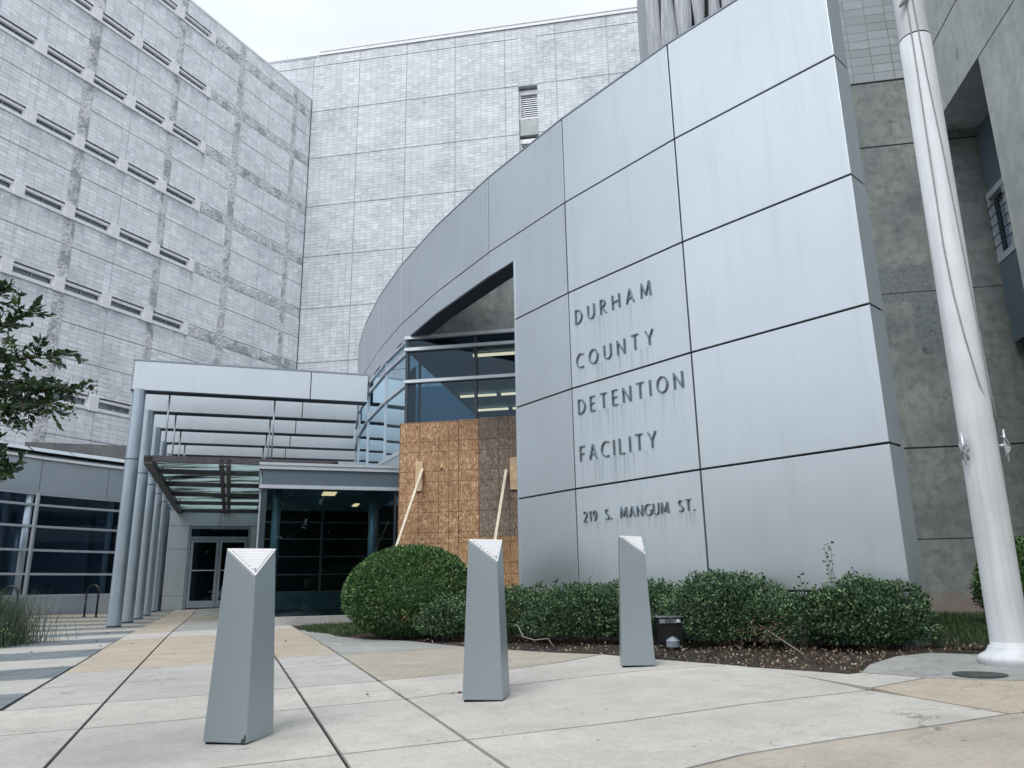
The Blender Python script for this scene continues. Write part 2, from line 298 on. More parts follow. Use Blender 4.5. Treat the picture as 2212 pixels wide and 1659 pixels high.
# ---------------------------------------------------------------- object helpers
def tag(o, label=None, cat=None, group=None, kind=None):
    for k,v in (('label',label),('category',cat),('group',group),('kind',kind)):
        if v: o[k]=v
    return o
def thing(name, label, cat, loc=(0,0,0), rz=0, group=None):
    o=bpy.data.objects.new(name,None); COL.objects.link(o); o.location=loc; o.rotation_euler[2]=rz; o.empty_display_size=.1
    return tag(o,label,cat,group)
class MB:
    def __init__(s): s.v=[]; s.f=[]; s.mi=[]; s.mats=[]
    def _m(s,m):
        if m not in s.mats: s.mats.append(m)
        return s.mats.index(m)
    def add(s, vs, fs, m=None):
        b=len(s.v); s.v+= [tuple(map(float,q)) for q in vs]; i=s._m(m)
        for f in fs: s.f.append([b+k for k in f]); s.mi.append(i)
        return s
    def box(s, o, d, L, dep, z0, z1, m=None, back=None):
        """box from plan point o along unit d for L, thickness dep to the left-hand normal (away), z0..z1"""
        o=np.array(o[:2],float); d=np.array(d[:2],float); n=np.array([-d[1],d[0]])
        a=o; b=o+d*L; c=b+n*dep; e=o+n*dep
        vs=[(*a,z0),(*b,z0),(*c,z0),(*e,z0),(*a,z1),(*b,z1),(*c,z1),(*e,z1)]
        return s.add(vs,[(0,1,5,4),(1,2,6,5),(2,3,7,6),(3,0,4,7),(4,5,6,7),(3,2,1,0)],m)
    def seg(s, a, b, dep, z0, z1, m=None, off=0):
        a=np.array(a[:2],float); b=np.array(b[:2],float); d=b-a; L=hypot(*d); d/=L; n=np.array([-d[1],d[0]])
        return s.box(a+n*off,d,L,dep,z0,z1,m)
    def prism(s, poly, z0, z1, m=None):
        n=len(poly); vs=[(*p,z0) for p in poly]+[(*p,z1) for p in poly]
        return s.add(vs,[tuple(range(n-1,-1,-1)),tuple(range(n,2*n))]+[(i,(i+1)%n,n+(i+1)%n,n+i) for i in range(n)],m)
    def tube(s, pts, r, seg=10, m=None, cap=True):
        pts=[Vector(p) for p in pts]; rr=r if hasattr(r,'__len__') else [r]*len(pts); vs=[]; fs=[]
        prev=None
        for i,p in enumerate(pts):
            t=(pts[min(i+1,len(pts)-1)]-pts[max(i-1,0)]).normalized()
            a=prev if prev is not None else (Vector((1,0,0)) if abs(t.x)<.9 else Vector((0,1,0)))
            u=(a-t*a.dot(t)).normalized(); prev=u; w=t.cross(u)
            for k in range(seg):
                an=2*pi*k/seg; vs.append(p+u*cos(an)*rr[i]+w*sin(an)*rr[i])
        for i in range(len(pts)-1):
            for k in range(seg): fs.append((i*seg+k,i*seg+(k+1)%seg,(i+1)*seg+(k+1)%seg,(i+1)*seg+k))
        if cap: fs.append(tuple(range(seg-1,-1,-1))); e=(len(pts)-1)*seg; fs.append(tuple(range(e,e+seg)))
        return s.add(vs,fs,m)
    def build(s, name, mat=None, parent=None, smooth=False, bevel=0):
        me=bpy.data.meshes.new(name); off=Vector((0,0,0)); R=None
        v=np.array(s.v)
        if parent is not None:
            P=parent; Mx=Matrix.Identity(4)
            while P is not None: Mx=Matrix.LocRotScale(P.location,P.rotation_euler,P.scale)@Mx; P=P.parent
            inv=np.array(Mx.inverted()); v=v@inv[:3,:3].T+inv[:3,3]
        c=None
        me.from_pydata([tuple(q) for q in v],[],s.f); me.update()
        for m in (s.mats if mat is None else [mat]): me.materials.append(M[m])
        if mat is None: me.polygons.foreach_set('material_index',s.mi)
        if smooth: me.polygons.foreach_set('use_smooth',[True]*len(me.polygons))
        o=bpy.data.objects.new(name,me); COL.objects.link(o)
        if parent is not None: o.parent=parent
        if bevel:
            b=o.modifiers.new('bevel','BEVEL'); b.width=bevel; b.segments=2; b.limit_method='ANGLE'
        return o
def struct(o): o['kind']='structure'; return o
def drape(poly, dz, skirt=.03, step=.7):
    bm=bmesh.new(); vs=[bm.verts.new((x,y,0)) for x,y in poly]; bm.faces.new(vs)
    xs=[p[0] for p in poly]; ys=[p[1] for p in poly]
    for ax,lo,hi in ((0,min(xs),max(xs)),(1,min(ys),max(ys))):
        k=math.floor(lo/step)*step+step
        while k<hi:
            co=[0,0,0]; co[ax]=k; no=[0,0,0]; no[ax]=1
            bmesh.ops.bisect_plane(bm, geom=bm.verts[:]+bm.edges[:]+bm.faces[:], plane_co=co, plane_no=no); k+=step
    bmesh.ops.triangulate(bm, faces=[f for f in bm.faces if len(f.verts)>4])
    bm.normal_update(); 
    if bm.faces[:] and sum(f.normal.z for f in bm.faces)<0: bmesh.ops.reverse_faces(bm, faces=bm.faces)
    for v in bm.verts: v.co.z=gz(v.co.x,v.co.y)+dz
    bm.verts.index_update(); V=[tuple(v.co) for v in bm.verts]; F=[tuple(v.index for v in f.verts) for f in bm.faces]
    if skirt:
        for e in bm.edges:
            if e.is_boundary:
                a,b=e.verts; i=len(V); V+= [(a.co.x,a.co.y,a.co.z-skirt),(b.co.x,b.co.y,b.co.z-skirt)]; F.append((a.index,b.index,i+1,i))
    bm.free(); return V,F
def inset(poly, g):
    P=[np.array(p,float) for p in poly]; n=len(P); A=sum(P[i][0]*P[(i+1)%n][1]-P[(i+1)%n][0]*P[i][1] for i in range(n))
    if A<0: P=P[::-1]
    out=[]
    for i in range(n):
        a,b,c=P[i-1],P[i],P[(i+1)%n]; d1=(b-a)/hypot(*(b-a)); d2=(c-b)/hypot(*(c-b)); n1=np.array([-d1[1],d1[0]]); n2=np.array([-d2[1],d2[0]]); m=n1+n2; q=m@m
        out.append(tuple(b+ (m*2*g/q if q>.3 else n1*g)))
    return out

# ---------------------------------------------------------------- ground
xs=[-140,-90,-60,-40,-30]+list(np.arange(-24,24,1.))+[26,30,40,60,90,140]; ys=[-90,-50,-30,-20]+list(np.arange(-14,36,1.))+[38,44,60,90,140]
g=MB(); nx=len(xs)
def gfar(x,y): 
    cx,cy=min(max(x,-38),38),min(max(y,-28),58); return gz(cx,cy)
g.add([(x,y,gfar(x,y)-.012) for y in ys for x in xs],[(j*nx+i,j*nx+i+1,(j+1)*nx+i+1,(j+1)*nx+i) for j in range(len(ys)-1) for i in range(nx-1)])
struct(g.build('ground','ground_soil',smooth=True))
l0=lambda y:(-3.97-.367*(y-6.33),y); l1=lambda y:(-2.51-.367*(y-4.45),y); l2=lambda y:(-.83-.374*(y-4.11),y); l3=lambda y:(-.07-.375*(y-3.99),y)
def onl(l,y0,m):   # intersection of joint l with cross line y=y0+m*x
    y=y0
    for _ in range(20): y=y0+m*l(y)[0]
    return l(y)
slabs=[]; 
def slab(poly,m): slabs.append((poly,m))
C1=(7.13,.195); C2=(6.14,.235); C3=(4.62,.255); C4=(3.55,.35)
far=lambda x0,c:(x0,c[0]+c[1]*x0)
rows=[(C1,C2),(C2,C3),(C3,(2.9,.25)),((2.9,.25),(.9,.25))]
for hi,lo in rows:
    slab([far(-9,lo),onl(l1,*lo),onl(l1,*hi),far(-9,hi)],'paving_light')
    slab([onl(l1,*lo),onl(l2,*lo),onl(l2,*hi),onl(l1,*hi)],'paving_light')
    slab([onl(l2,*lo),onl(l3,*lo),onl(l3,*hi),onl(l2,*hi)],'paving_light')
# right hand slabs between the cross joints and the skewed joint
slab([onl(l3,*C2),(.38,6.5),(.95,6.71),(1.76,6.83),(1.57,7.04),(1.27,7.4),(.84,7.97),(.40,7.50),(-.04,7.24),onl(l3,*C1)],'paving_light')
slab([onl(l3,*C3),(.63,4.80),(1.4,5.10),(2.29,5.35),(2.12,5.97),(1.87,6.66),(1.76,6.83),(.95,6.71),(.38,6.5),onl(l3,*C2)],'paving_light')
slab([onl(l3,3.35,.35),(1.06,3.94),(1.57,4.12),(2.26,4.33),(2.65,4.47),(2.40,5.10),(2.29,5.35),(1.4,5.10),(.63,4.80),onl(l3,*C3)],'paving_light')
slab([(-.05,-1),(9,-1),(9,5.1),(2.65,4.47),(2.26,4.33),(1.57,4.12),(1.06,3.94),onl(l3,3.35,.35)],'paving_rose')
slab([(2.65,4.47),(9,5.1),(9,5.6),(3.28,5.42),(2.84,5.69),(2.33,5.42),(2.40,5.10)],'paving_tan')
slab([(2.33,5.42),(2.84,5.69),(2.72,5.86),(2.53,6.05),(2.44,6.02),(2.17,6.32),(1.86,6.65),(2.12,5.97)],'paving_light')
slab([(2.84,5.69),(3.28,5.42),(9,5.6),(9,6.9),(3.86,6.68),(3.5,6.92),(3.16,6.8),(2.77,6.43),(2.53,6.05),(2.72,5.86)],'paving_mossy')
# beyond the first cross joint
def band(la,lb,y0,y1,m,mm=.15):
    slab([onl(la,y0[0],mm),onl(lb,y0[0],mm),onl(lb,y1[0],mm),onl(la,y1[0],mm)],m)
q=lambda l,c:onl(l,*c)
slab([q(l0,C1),q(l1,C1),q(l1,(8.2,.15)),q(l0,(8.2,.15))],'paving_grey'); slab([q(l1,C1),q(l2,C1),q(l2,(8.2,.15)),q(l1,(8.2,.15))],'paving_grey')
slab([q(l2,C1),q(l3,C1),q(l3,(8.35,.13)),q(l2,(8.35,.13))],'paving_grey'); slab([q(l2,(8.35,.13)),q(l3,(8.35,.13)),q(l3,(9.4,.12)),q(l2,(9.4,.12))],'paving_grey')
for a,b,m in ((8.2,9.35,'paving_grey'),(9.35,10.9,'paving_tan'),(10.9,12.4,'paving_tan'),(12.4,13.9,'paving_tan'),(13.9,15.4,'paving_light'),(15.4,18.2,'paving_tan'),(18.2,21.,'paving_tan'),(21.,25.,'paving_tan'),(25.,29.2,'paving_tan_dull')):
    band(l0,l1,(a,),(b,),m)
for a,b,m in ((8.2,9.35,'paving_grey'),(9.35,10.9,'paving_tan'),(10.9,12.4,'paving_tan'),(12.4,13.9,'paving_tan'),(13.9,15.4,'paving_light'),(15.4,19.5,'paving_mossy'),(19.5,25.,'paving_tan_dull'),(25.,29.5,'paving_mossy')):
    band(l1,l2,(a,),(b,),m)
for a,b,m in ((9.4,10.8,'paving_tan'),(10.8,12.6,'paving_tan'),(12.6,14.4,'paving_tan'),(14.4,15.6,'paving_light'),(15.6,17.,'paving_mossy')):
    band(l2,l3,(a,),(b,),m,.12)
slab([q(l3,C1),(-.04,7.24),(.40,7.50),(.84,7.97),(.43,8.27),(-.1,8.79),(-.62,9.36),q(l3,(9.3,.12))],'paving_tan_dull')
slab([q(l3,(9.3,.12)),(-.62,9.36),(-1.37,10.36),(-2.0,10.9),(-2.6,11.7),(-3.25,13.3),(-3.62,13.42)],'paving_mossy')
by={}
for poly,m in slabs: by.setdefault(m,[]).append(poly)
pm=MB()
for m,ps in by.items():
    for poly in ps:
        V,F=drape(inset(poly,.012),.004,.03); pm.add(V,F,m)
struct(pm.build('pavement'))
V,F=drape([(-18,6.2),(-4.02,6.35),(-7.93,17.15),(-11.6,27.1),(-13.4,26.4),(-15.6,22.5),(-18,18)],.0,.03)
sp=MB(); sp.add(V,F); struct(sp.build('striped_pavement','striped_paving'))
bedpoly=[(-3.25,13.3),(-2.6,11.7),(-2.0,10.9),(-1.37,10.36),(-.62,9.4),(-.1,8.79),(.43,8.27),(.84,7.97),(1.27,7.4),(1.57,7.04),(1.86,6.65),(2.17,6.32),(2.44,6.02),(2.53,6.05),(2.77,6.43),(3.16,6.8),(3.5,6.92),(4.3,6.72),(4.1,7.9),(2.4,9.2),(1.1,10.8),(0,12.3),(-1.3,14.5),(-2.4,15.4)]
V,F=drape(bedpoly,-.004,0,.25); V=[(x,y,z+.03*mnoise.noise((x*6,y*6,1))-.005) for x,y,z in V]
b=MB(); b.add(V,F); tag(b.build('mulch_bed','mulch_soil'),None,None,None,'structure')
lawnp=[(3.9,7.2),(4.3,6.8),(9,6.9),(9.5,12),(8.2,13.8),(2.2,14.8),(2.6,9.6)]
V,F=drape(lawnp,-.002,0,.6); b=MB(); b.add(V,F); struct(b.build('lawn_soil','ground_soil'))

# ---------------------------------------------------------------- curved screen wall
AC=np.array([27.346,30.119]); AR=32.93
def arc(th, r=AR): return AC+r*np.array([-cos(th),-sin(th)])   # th from -X toward -Y
def th_of(p): p=np.array(p)-AC; return atan2(-p[1],-p[0])
tj=[th_of((3.59,7.3))]; 
for _ in range(11): tj.append(tj[-1]-2.137/AR)
ZT=7.04; ZR=[-.65,-.10,1.27,2.69,4.14,5.60,7.04]; ZS=5.165
th_op=th_of((.045,11.69)); 
cw=thing('curved_screen_wall','tall curved freestanding wall of silver grey metal panels sweeping up to the right, carrying the facility lettering','wall',(*arc(tj[2]),-.66))
GP=.012; TH=.035
core=MB()
for i in range(len(tj)-1):
    a,b=arc(tj[i+1],AR-.03),arc(tj[i],AR-.03)
    z0=-.62 if i<2 else ZS+.01
    if i==2:
        m_=arc(th_op,AR-.03); core.seg(m_+(b-m_)*.02,b,.27,-.62,ZT-.01); core.seg(a,m_,.27,ZS+.01,ZT-.01)
    else: core.seg(a,b,.27,z0,ZT-.01)
core.build('core','joint_black',cw)
def pan(a,b,z0,z1,mat='cladding',end=False):
    a=np.array(a);b=np.array(b);d=(b-a)/hypot(*(b-a))
    k=MB(); k.seg(a+d*GP,b-d*(GP if not end else -.018),TH,z0+GP,z1-GP); return k.build('panel',mat,cw,bevel=.004)
for i in range(len(tj)-1):
    a,b=arc(tj[i+1]),arc(tj[i])
    for r in range(6):
        z0,z1=ZR[r],ZR[r+1]
        if r==0: z0=gz(*((a+b)/2))-.03 if i<3 else z0
        if i<2: pan(a,b,z0,z1,end=(i==0))
        elif i==2:
            om=a+(b-a)*((th_op-tj[3])/(tj[2]-tj[3]))
            if r==5: pan(a,b,z0,z1)
            elif r==4:
                d=(b-a)/hypot(*(b-a)); k=MB(); k.seg(om,b-d*GP,TH,z0+GP,z1-GP); k.seg(a+d*GP,om,TH,ZS,z1-GP); k.build('panel','cladding',cw)
            else: pan(om-(b-a)/hypot(*(b-a))*GP,b,z0,z1)
        else:
            if r==5: pan(a,b,z0,z1)
            elif r==4: pan(a,b,ZS-GP,z1)
# back cladding, end return, opening reveal, coping, soffit
e0,e1=arc(tj[0]),arc(tj[0],AR-.36)
for r in range(6):
    z0,z1=ZR[r],ZR[r+1]; k=MB()
    if r==0: z0=gz(3.9,7.5)-.03
    n_=(e1-e0)/hypot(*(e1-e0)); k.box(e0+n_*.036,n_,.324,-.018,z0+GP,z1-GP); k.build('end_panel','cladding',cw)
k=MB()
for i in range(len(tj)-1):
    a,b=arc(tj[i+1],AR-.30),arc(tj[i],AR-.30)
    if i==2: m_=arc(th_op,AR-.30); k.seg(m_,b,.03,-.62,ZT-.012); k.seg(a,m_,.03,ZS,ZT-.012)
    else: k.seg(a,b,.03,-.62 if i<2 else ZS,ZT-.012)
k.build('back_cladding','cladding',cw)
k=MB(); m0,m1=arc(th_op,AR-.002),arc(th_op,AR-.33); d=(m1-m0)/hypot(*(m1-m0)); k.box(m0,d,.33,-.02,-.66,ZS); k.build('opening_reveal','cladding',cw)
k=MB()
for i in range(2,len(tj)-1):
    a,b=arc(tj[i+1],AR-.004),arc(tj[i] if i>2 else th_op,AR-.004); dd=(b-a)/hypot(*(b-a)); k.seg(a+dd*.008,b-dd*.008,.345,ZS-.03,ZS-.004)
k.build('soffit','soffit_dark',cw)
k=MB()
for i in range(len(tj)-1): k.seg(arc(tj[i+1],AR+.006),arc(tj[i],AR+.006),.345,ZT-.004,ZT+.02)
k.build('coping','frame_mid',cw)

# ---------------------------------------------------------------- lettering on the wall
def arcpts(cx,cy,rx,ry,a0,a1,n=14): return [(cx+rx*cos(radians(a0+(a1-a0)*i/n)),cy+ry*sin(radians(a0+(a1-a0)*i/n))) for i in range(n+1)]
GL={ # strokes in a unit-high cell: (width, [polylines])
'D':(.62,[[(0,0),(0,1)],[(0,1),(.14,1)]+arcpts(.14,.5,.48,.5,90,-90)+[(0,0)]]),
'U':(.60,[[(0,1),(0,.34)]+arcpts(.30,.33,.30,.33,180,360)+[(.60,1)]]),
'R':(.50,[[(0,0),(0,1)],[(0,1),(.12,1)]+arcpts(.12,.76,.30,.24,90,-90,10)+[(0,.52)],[(.14,.52),(.50,0)]]),
'H':(.62,[[(0,0),(0,1)],[(.62,0),(.62,1)],[(0,.52),(.62,.52)]]),
'A':(.66,[[(0,0),(.33,1)],[(.33,1),(.66,0)],[(.12,.34),(.54,.34)]]),
'M':(.80,[[(0,0),(.08,1)],[(.08,1),(.40,.12)],[(.40,.12),(.72,1)],[(.72,1),(.80,0)]]),
'C':(.62,[arcpts(.42,.5,.42,.5,58,302,18)]),
'O':(.80,[arcpts(.40,.5,.40,.5,0,360,26)]),
'N':(.62,[[(0,0),(0,1)],[(0,1),(.62,0)],[(.62,0),(.62,1)]]),
'T':(.56,[[(0,1),(.56,1)],[(.28,0),(.28,1)]]),
'Y':(.60,[[(0,1),(.30,.48)],[(.60,1),(.30,.48)],[(.30,.48),(.30,0)]]),
'E':(.40,[[(0,0),(0,1)],[(0,1),(.40,1)],[(0,.52),(.36,.52)],[(0,0),(.40,0)]]),
'I':(.02,[[(0,0),(0,1)]]),
'F':(.40,[[(0,0),(0,1)],[(0,1),(.40,1)],[(0,.5),(.35,.5)]]),
'L':(.40,[[(0,0),(0,1)],[(0,0),(.40,0)]]),
'G':(.68,[arcpts(.43,.5,.43,.5,58,330,18)+[(.80,.45)],[(.56,.45),(.80,.45)]]),
'S':(.42,[arcpts(.22,.75,.19,.25,40,200,10)+arcpts(.21,.25,.21,.25,60,-150,12)]),
'2':(.46,[arcpts(.22,.74,.21,.26,165,-20,12)+[(0,0),(.46,0)]]),
'1':(.22,[[(0,.82),(.16,1)],[(.16,1),(.16,0)]]),
'9':(.46,[arcpts(.23,.70,.22,.30,0,360,18),[(.45,.70),(.38,.3),(.14,0)]]),
'.':(.05,[[(0,0),(0,.09)]]),
}
LA,LB=arc(tj[2]),arc(tj[1]); LD=(LB-LA)/hypot(*(LB-LA)); LN=np.array([LD[1],-LD[0]])
def lettering(text, s0, zb, h, total, w, label):
    root=thing('wall_lettering',label,'lettering',(*(LA+LD*s0+LN*.02),zb),0,'metal lettering on the curved wall')
    nat=sum(GL[c][0]*h if c!=' ' else .55*h for c in text); gap=(total-nat)/(len(text)-1); s=s0
    for c in text:
        if c==' ': s+=.55*h+gap; continue
        k=MB()
        ww=w*1.3 if c=='.' else w
        for pl in GL[c][1]:
            for (x0,y0),(x1,y1) in zip(pl[:-1],pl[1:]):
                a=np.array([x0*h,y0*h]); b=np.array([x1*h,y1*h]); d=b-a; L=hypot(*d)
                if L<1e-6: continue
                d/=L; n=np.array([-d[1],d[0]])*ww/2
                e=d*ww*(.5 if len(pl)==2 and (abs(d[0])<.05 and False) else .12)
                P4=[a-e-n,b+e-n,b+e+n,a-e+n]
                vs=[]
                for dep in (.004,.020):
                    for p in P4: q_=LA+LD*(s+p[0])+LN*dep; vs.append((q_[0],q_[1],zb+p[1]))
                k.add(vs,[(0,1,2,3),(7,6,5,4),(0,4,5,1),(1,5,6,2),(2,6,7,3),(3,7,4,0)])
        k.build('letter','letter_metal',root); s+=GL[c][0]*h+gap
lettering('DURHAM',.15,3.61,.20,1.42,.0175,'raised grey metal letters DURHAM, top line on the curved panel wall')
lettering('COUNTY',.14,2.95,.20,1.42,.0175,'raised grey metal letters COUNTY, second line on the curved panel wall')
lettering('DETENTION',.14,2.29,.20,1.84,.0175,'raised grey metal letters DETENTION, third line on the curved panel wall')
lettering('FACILITY',.14,1.63,.20,1.36,.0175,'raised grey metal letters FACILITY, fourth line on the curved panel wall')
lettering('219 S. MANGUM ST.',.16,.81,.133,1.86,.0125,'smaller raised letters 219 S. MANGUM ST. low on the curved wall')

# ---------------------------------------------------------------- left cell block
def PL(s,off=0): n=np.array([DL[1],-DL[0]]); p=CL+DL*s+n*off; return p     # off>0 toward viewer
S0=-34.
cb=thing('cell_block','long pale block-clad prison wing at left with rows of narrow strip windows','building',(*PL(-10),-.7))
tops=[23.46+3.435*k for k in range(-3,3)]; BH=.63; special=8.35
allt=sorted(tops+[special])
lev=[-1.]; 
for t in allt: lev+= [t-BH,t]
lev.append(31.2)
w=MB()
for i in range(0,len(lev),2): w.box(PL(S0),DL,-S0+.0,.5,lev[i],lev[i+1])
w.box(PL(S0,-.30),DL,-S0,.2,-1,31.1)
for t in allt: w.box(PL(-8.18),DL,8.18,.4,t-BH,t,None)
w.build('wall','cell_blocks',cb)
w=MB(); w.box(PL(S0,.03),DL,-S0+.02,.6,31.2,31.32); w.box(PL(S0,-3),DL,-S0,3,31.0,31.1); w.build('coping','white_precast',cb)
j=MB()
for t in allt: j.box(PL(S0,.004),DL,-S0-.0,.012,t-.012,t+.012)
for t in [25.02-3.435*k for k in range(-1,4)]+[9.75,6.4,3.2,11.3]: j.box(PL(S0,.004),DL,-S0,.012,t-.012,t+.012)
j.build('floor_joint','joint_black',cb)
for s in [-3.7,-8.25,-12.64,-17.15,-21.6,-26.1,-30.6]:
    j=MB(); lv=lev if s<-8.3 else [-1,31.2]
    for i in range(0,len(lv),2): j.box(PL(s-.008,.003),DL,.014,.012,lv[i],lv[i+1])
    j.build('wall_joint','frame_mid',cb)
def rough(s0,s1,z0,z1,off=.012,res=.085):
    ns=max(3,int((s1-s0)/res)); nz_=max(3,int((z1-z0)/res)); vs=[];fs=[]
    for b_ in range(nz_+1):
        for a_ in range(ns+1):
            s=s0+(s1-s0)*a_/ns; z=z0+(z1-z0)*b_/nz_; ed=a_ in(0,ns) or b_ in (0,nz_)
            o=0 if ed else off+.028*(random.random())
            vs.append((*PL(s,o),z))
    for b_ in range(nz_):
        for a_ in range(ns): i=b_*(ns+1)+a_; fs.append((i,i+1,i+ns+2,i+ns+1))
    return vs,fs
for s,wd in ((-1.52,.40),(-6.04,.50),(-10.3,.42),(-14.92,.54),(-19.4,.54),(-23.9,.54)):
    k=MB(); lv=[-1,31.15] if s>-8 else lev
    for i in range(0,len(lv)-1,2): k.add(*rough(s-wd/2,s+wd/2,lv[i]+.01,lv[i+1]-.01))
    k.build('rough_band','split_face',cb)
for t in tops:
    k=MB()
    for a_,b_ in ((-8.15,-6.31),(-5.77,-1.74),(-1.30,-.02)): k.add(*rough(a_,b_,t-BH+.01,t-.02))
    k.build('rough_band','split_face',cb)
ps=[-8.30-2.235*k for k in range(0,12)]
for ti,t in enumerate(allt):
    zb=t-BH
    for i in range(len(ps)-1):
        a_,b_=ps[i+1]+.21,ps[i]-(.21 if i else .13); L=b_-a_
        if t>30 and ps[i]<-14: continue
        f=MB(); f.box(PL(a_,-.04),DL,L,.24,t-.165,t-.05); f.box(PL(a_,.07),DL,L,.37,zb+.0,zb+.15); f.box(PL(a_,-.05),DL,.07,.2,zb+.15,t-.165); f.box(PL(b_-.07,-.05),DL,.07,.2,zb+.15,t-.165)
        wdo=f.build('window','white_precast',cb)
        f=MB(); f.box(PL(a_+.07,-.17),DL,L-.14,.02,zb+.15,t-.2); f.build('pane','glass_cell',wdo)
        f=MB(); f.box(PL(a_+.07,-.12),DL,L-.14,.03,zb+.235,zb+.262); f.box(PL((a_+b_)/2-.015,-.125),DL,.03,.03,zb+.15,t-.2); f.build('bar','frame_mid',wdo)
    for i in range(len(ps)):
        if t>30 and ps[i]<-14.95: continue
        h=.21 if i else .13
        f=MB(); f.box(PL(ps[i]-(.21 if i else .02)-(.0 if i else .09),.12),DL,.42 if i else .24,.45,zb-.03,t+.005); f.build('pier','white_precast',cb)
# ---------------------------------------------------------------- back tower
tb=thing('main_tower','big pale stack-bond block tower closing the background with one louvred window strip','building',(*(CL+DW*8),-.7))
def PW(t,off=0): n=np.array([DW[1],-DW[0]]); return CL+DW*t+n*(off)
ZTOP=34.86
w=MB(); x0,x1=13.80,15.0
w.box(PW(-12),DW,12+x0,3,-1,34.5); w.box(PW(x1),DW,13,3,-1,34.5); w.box(PW(x0),DW,x1-x0,3,30.27,34.5)
w.box(PW(.3),DW,27.7,3,34.5,ZTOP-.3)
w.build('wall','tower_blocks',tb)
w=MB(); w.box(PW(-12,.05),DW,12.2,3,34.5,34.60); w.box(PW(.3,.06),DW,27.7,3,ZTOP-.3,ZTOP-.05); w.box(PW(.4,.10),DW,27.6,3,ZTOP-.05,ZTOP+.05); w.build('coping','white_precast',tb)
j=MB()
for z in [33.77]+[30.3-3.44*k for k in range(0,9)]:
    for a_,b_ in ((-12,x0),(x1,28)): j.box(PW(a_,.005),DW,b_-a_,.012,z-.015,z+.015)
for k_ in range(-2,9):
    t=3.24*k_
    if x0<t<x1: continue
    j.box(PW(t-.008,.004),DW,.016,.011,-1,34.5)
j.box(PW(-12,.065),DW,40,.01,34.545,34.565)
j.box(PW(0-.02,.03),DW,.05,.03,-1,31.2)
j.build('floor_joint','joint_black',tb)
for n_ in range(4):
    zt=30.27-3.44*n_; f=MB(); f.box(PW(x0+.0,-.35),DW,.10,.2,zt-2.15,zt-.35); f.box(PW(x1-.07,-.35),DW,.07,.2,zt-2.15,zt-.35); f.box(PW(x0,-.30),DW,x1-x0,.25,zt-.45,zt-.15); f.box(PW(x0,-.25),DW,x1-x0,.3,zt-2.25,zt-2.1)
    wi=f.build('window','white_precast',tb)
    f=MB(); f.box(PW(x0+.1,-.62),DW,x1-x0-.17,.02,zt-2.1,zt-.45); f.build('pane','dark_interior',wi)
    f=MB()
    for q_ in range(11): 
        z=zt-.52-q_*.148; f.box(PW(x0+.1,-.42),DW,x1-x0-.17,.11,z-.045,z)
    f.build('louvre','frame_alu',wi)
    f=MB(); f.box(PW(x0+.02,-.2),DW,x1-x0-.04,.3,zt-3.38,zt-2.25); f.build('spandrel','concrete_light',tb)
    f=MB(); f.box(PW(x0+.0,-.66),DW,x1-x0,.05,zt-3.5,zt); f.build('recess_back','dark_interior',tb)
k=MB(); k.box(PW(16,-6),DW,10,5,ZTOP-.2,ZTOP+.0); k.build('roof','concrete_light',tb)
for t in (-2.2,1.0,4.4,7.9,11.5,15.2): 
    k=MB(); k.tube([(*PW(t,-.4),34.5),(*PW(t,-.4),35.25)],.012,5); k.build('lightning_rod','frame_mid',tb)

# ---------------------------------------------------------------- concrete block behind the curved wall
cbg=thing('concrete_building','grey board-marked concrete building standing behind the curved wall, with block and ribbed upper walls','building',(*(C0+DW*5),-.65))
def PC(t,off=0): n=np.array([DW[1],-DW[0]]); return C0+DW*t+n*off
tX=lambda X:(X+2.25)/DW[0]
w=MB(); w.box(PC(.5),DW,tX(3.45)-.5,.4,ZS+.0,6.9); w.box(PC(tX(.9)),DW,tX(3.45)-tX(.9),.4,-1,ZS); w.box(PC(tX(3.45)),DW,tX(12.)-tX(3.45),.5,-1,9.92)
w.box(PC(tX(5.45)),DW,tX(7.0)-tX(5.45),.6,9.92,19); w.build('wall','concrete_wall',cbg)
w=MB(); w.box(PC(tX(7.0),.0),DW,tX(12)-tX(7.0),.5,9.96,19); w.build('block_wall','near_blocks',cbg)
for t_,z0_,z1_ in ((7.0,9.92,9.96),(3.5,8.446,8.474),(3.5,2.296,2.324),(3.5,.675,.688),(3.5,5.3,5.31)):
    w=MB(); w.box(PC(tX(t_),.004),DW,tX(12)-tX(t_),.03,z0_,z1_); w.build('wall_joint','joint_black',cbg)
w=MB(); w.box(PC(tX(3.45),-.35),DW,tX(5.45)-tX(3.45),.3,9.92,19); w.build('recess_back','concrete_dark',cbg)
nr=6; wd=(tX(5.45)-tX(3.45))/nr
for i in range(nr):
    k=MB(); n_=60; vs=[];fs=[]; tc_=tX(3.45)+wd*(i+.5); N2=7
    for q_ in range(n_+1):
        z=9.92+9*q_/n_; am=.5+.5*cos((z-11.6-i*.9)*2*pi/3.1); am=am**.8; hw=wd*(.30+.22*am)
        for e_ in range(N2):
            f_=-1+2*e_/(N2-1); vs.append((*PC(tc_+hw*f_, -.05+.10*(1-f_*f_)),z))
        vs.append((*PC(tc_+hw*1.0,-.34),z)); vs.append((*PC(tc_-hw*1.0,-.34),z))
    R_=N2+2
    for q_ in range(n_):
        for e_ in range(R_): a_=q_*R_+e_; b_=q_*R_+(e_+1)%R_; fs.append((a_,b_,b_+R_,a_+R_))
    k.add(vs,fs); k.build('rib','board_concrete',cbg)
w=MB(); w.box(PC(.8,-.4),DW,4.9,8,6.7,6.88); w.build('roof','concrete_dark',cbg); w=MB(); w.box(PC(tX(3.45),-.4),np.array([-DW[1],DW[0]])*-1.0,-8,.0-.3,6.9,19); w.build('side_wall','board_concrete',cbg)
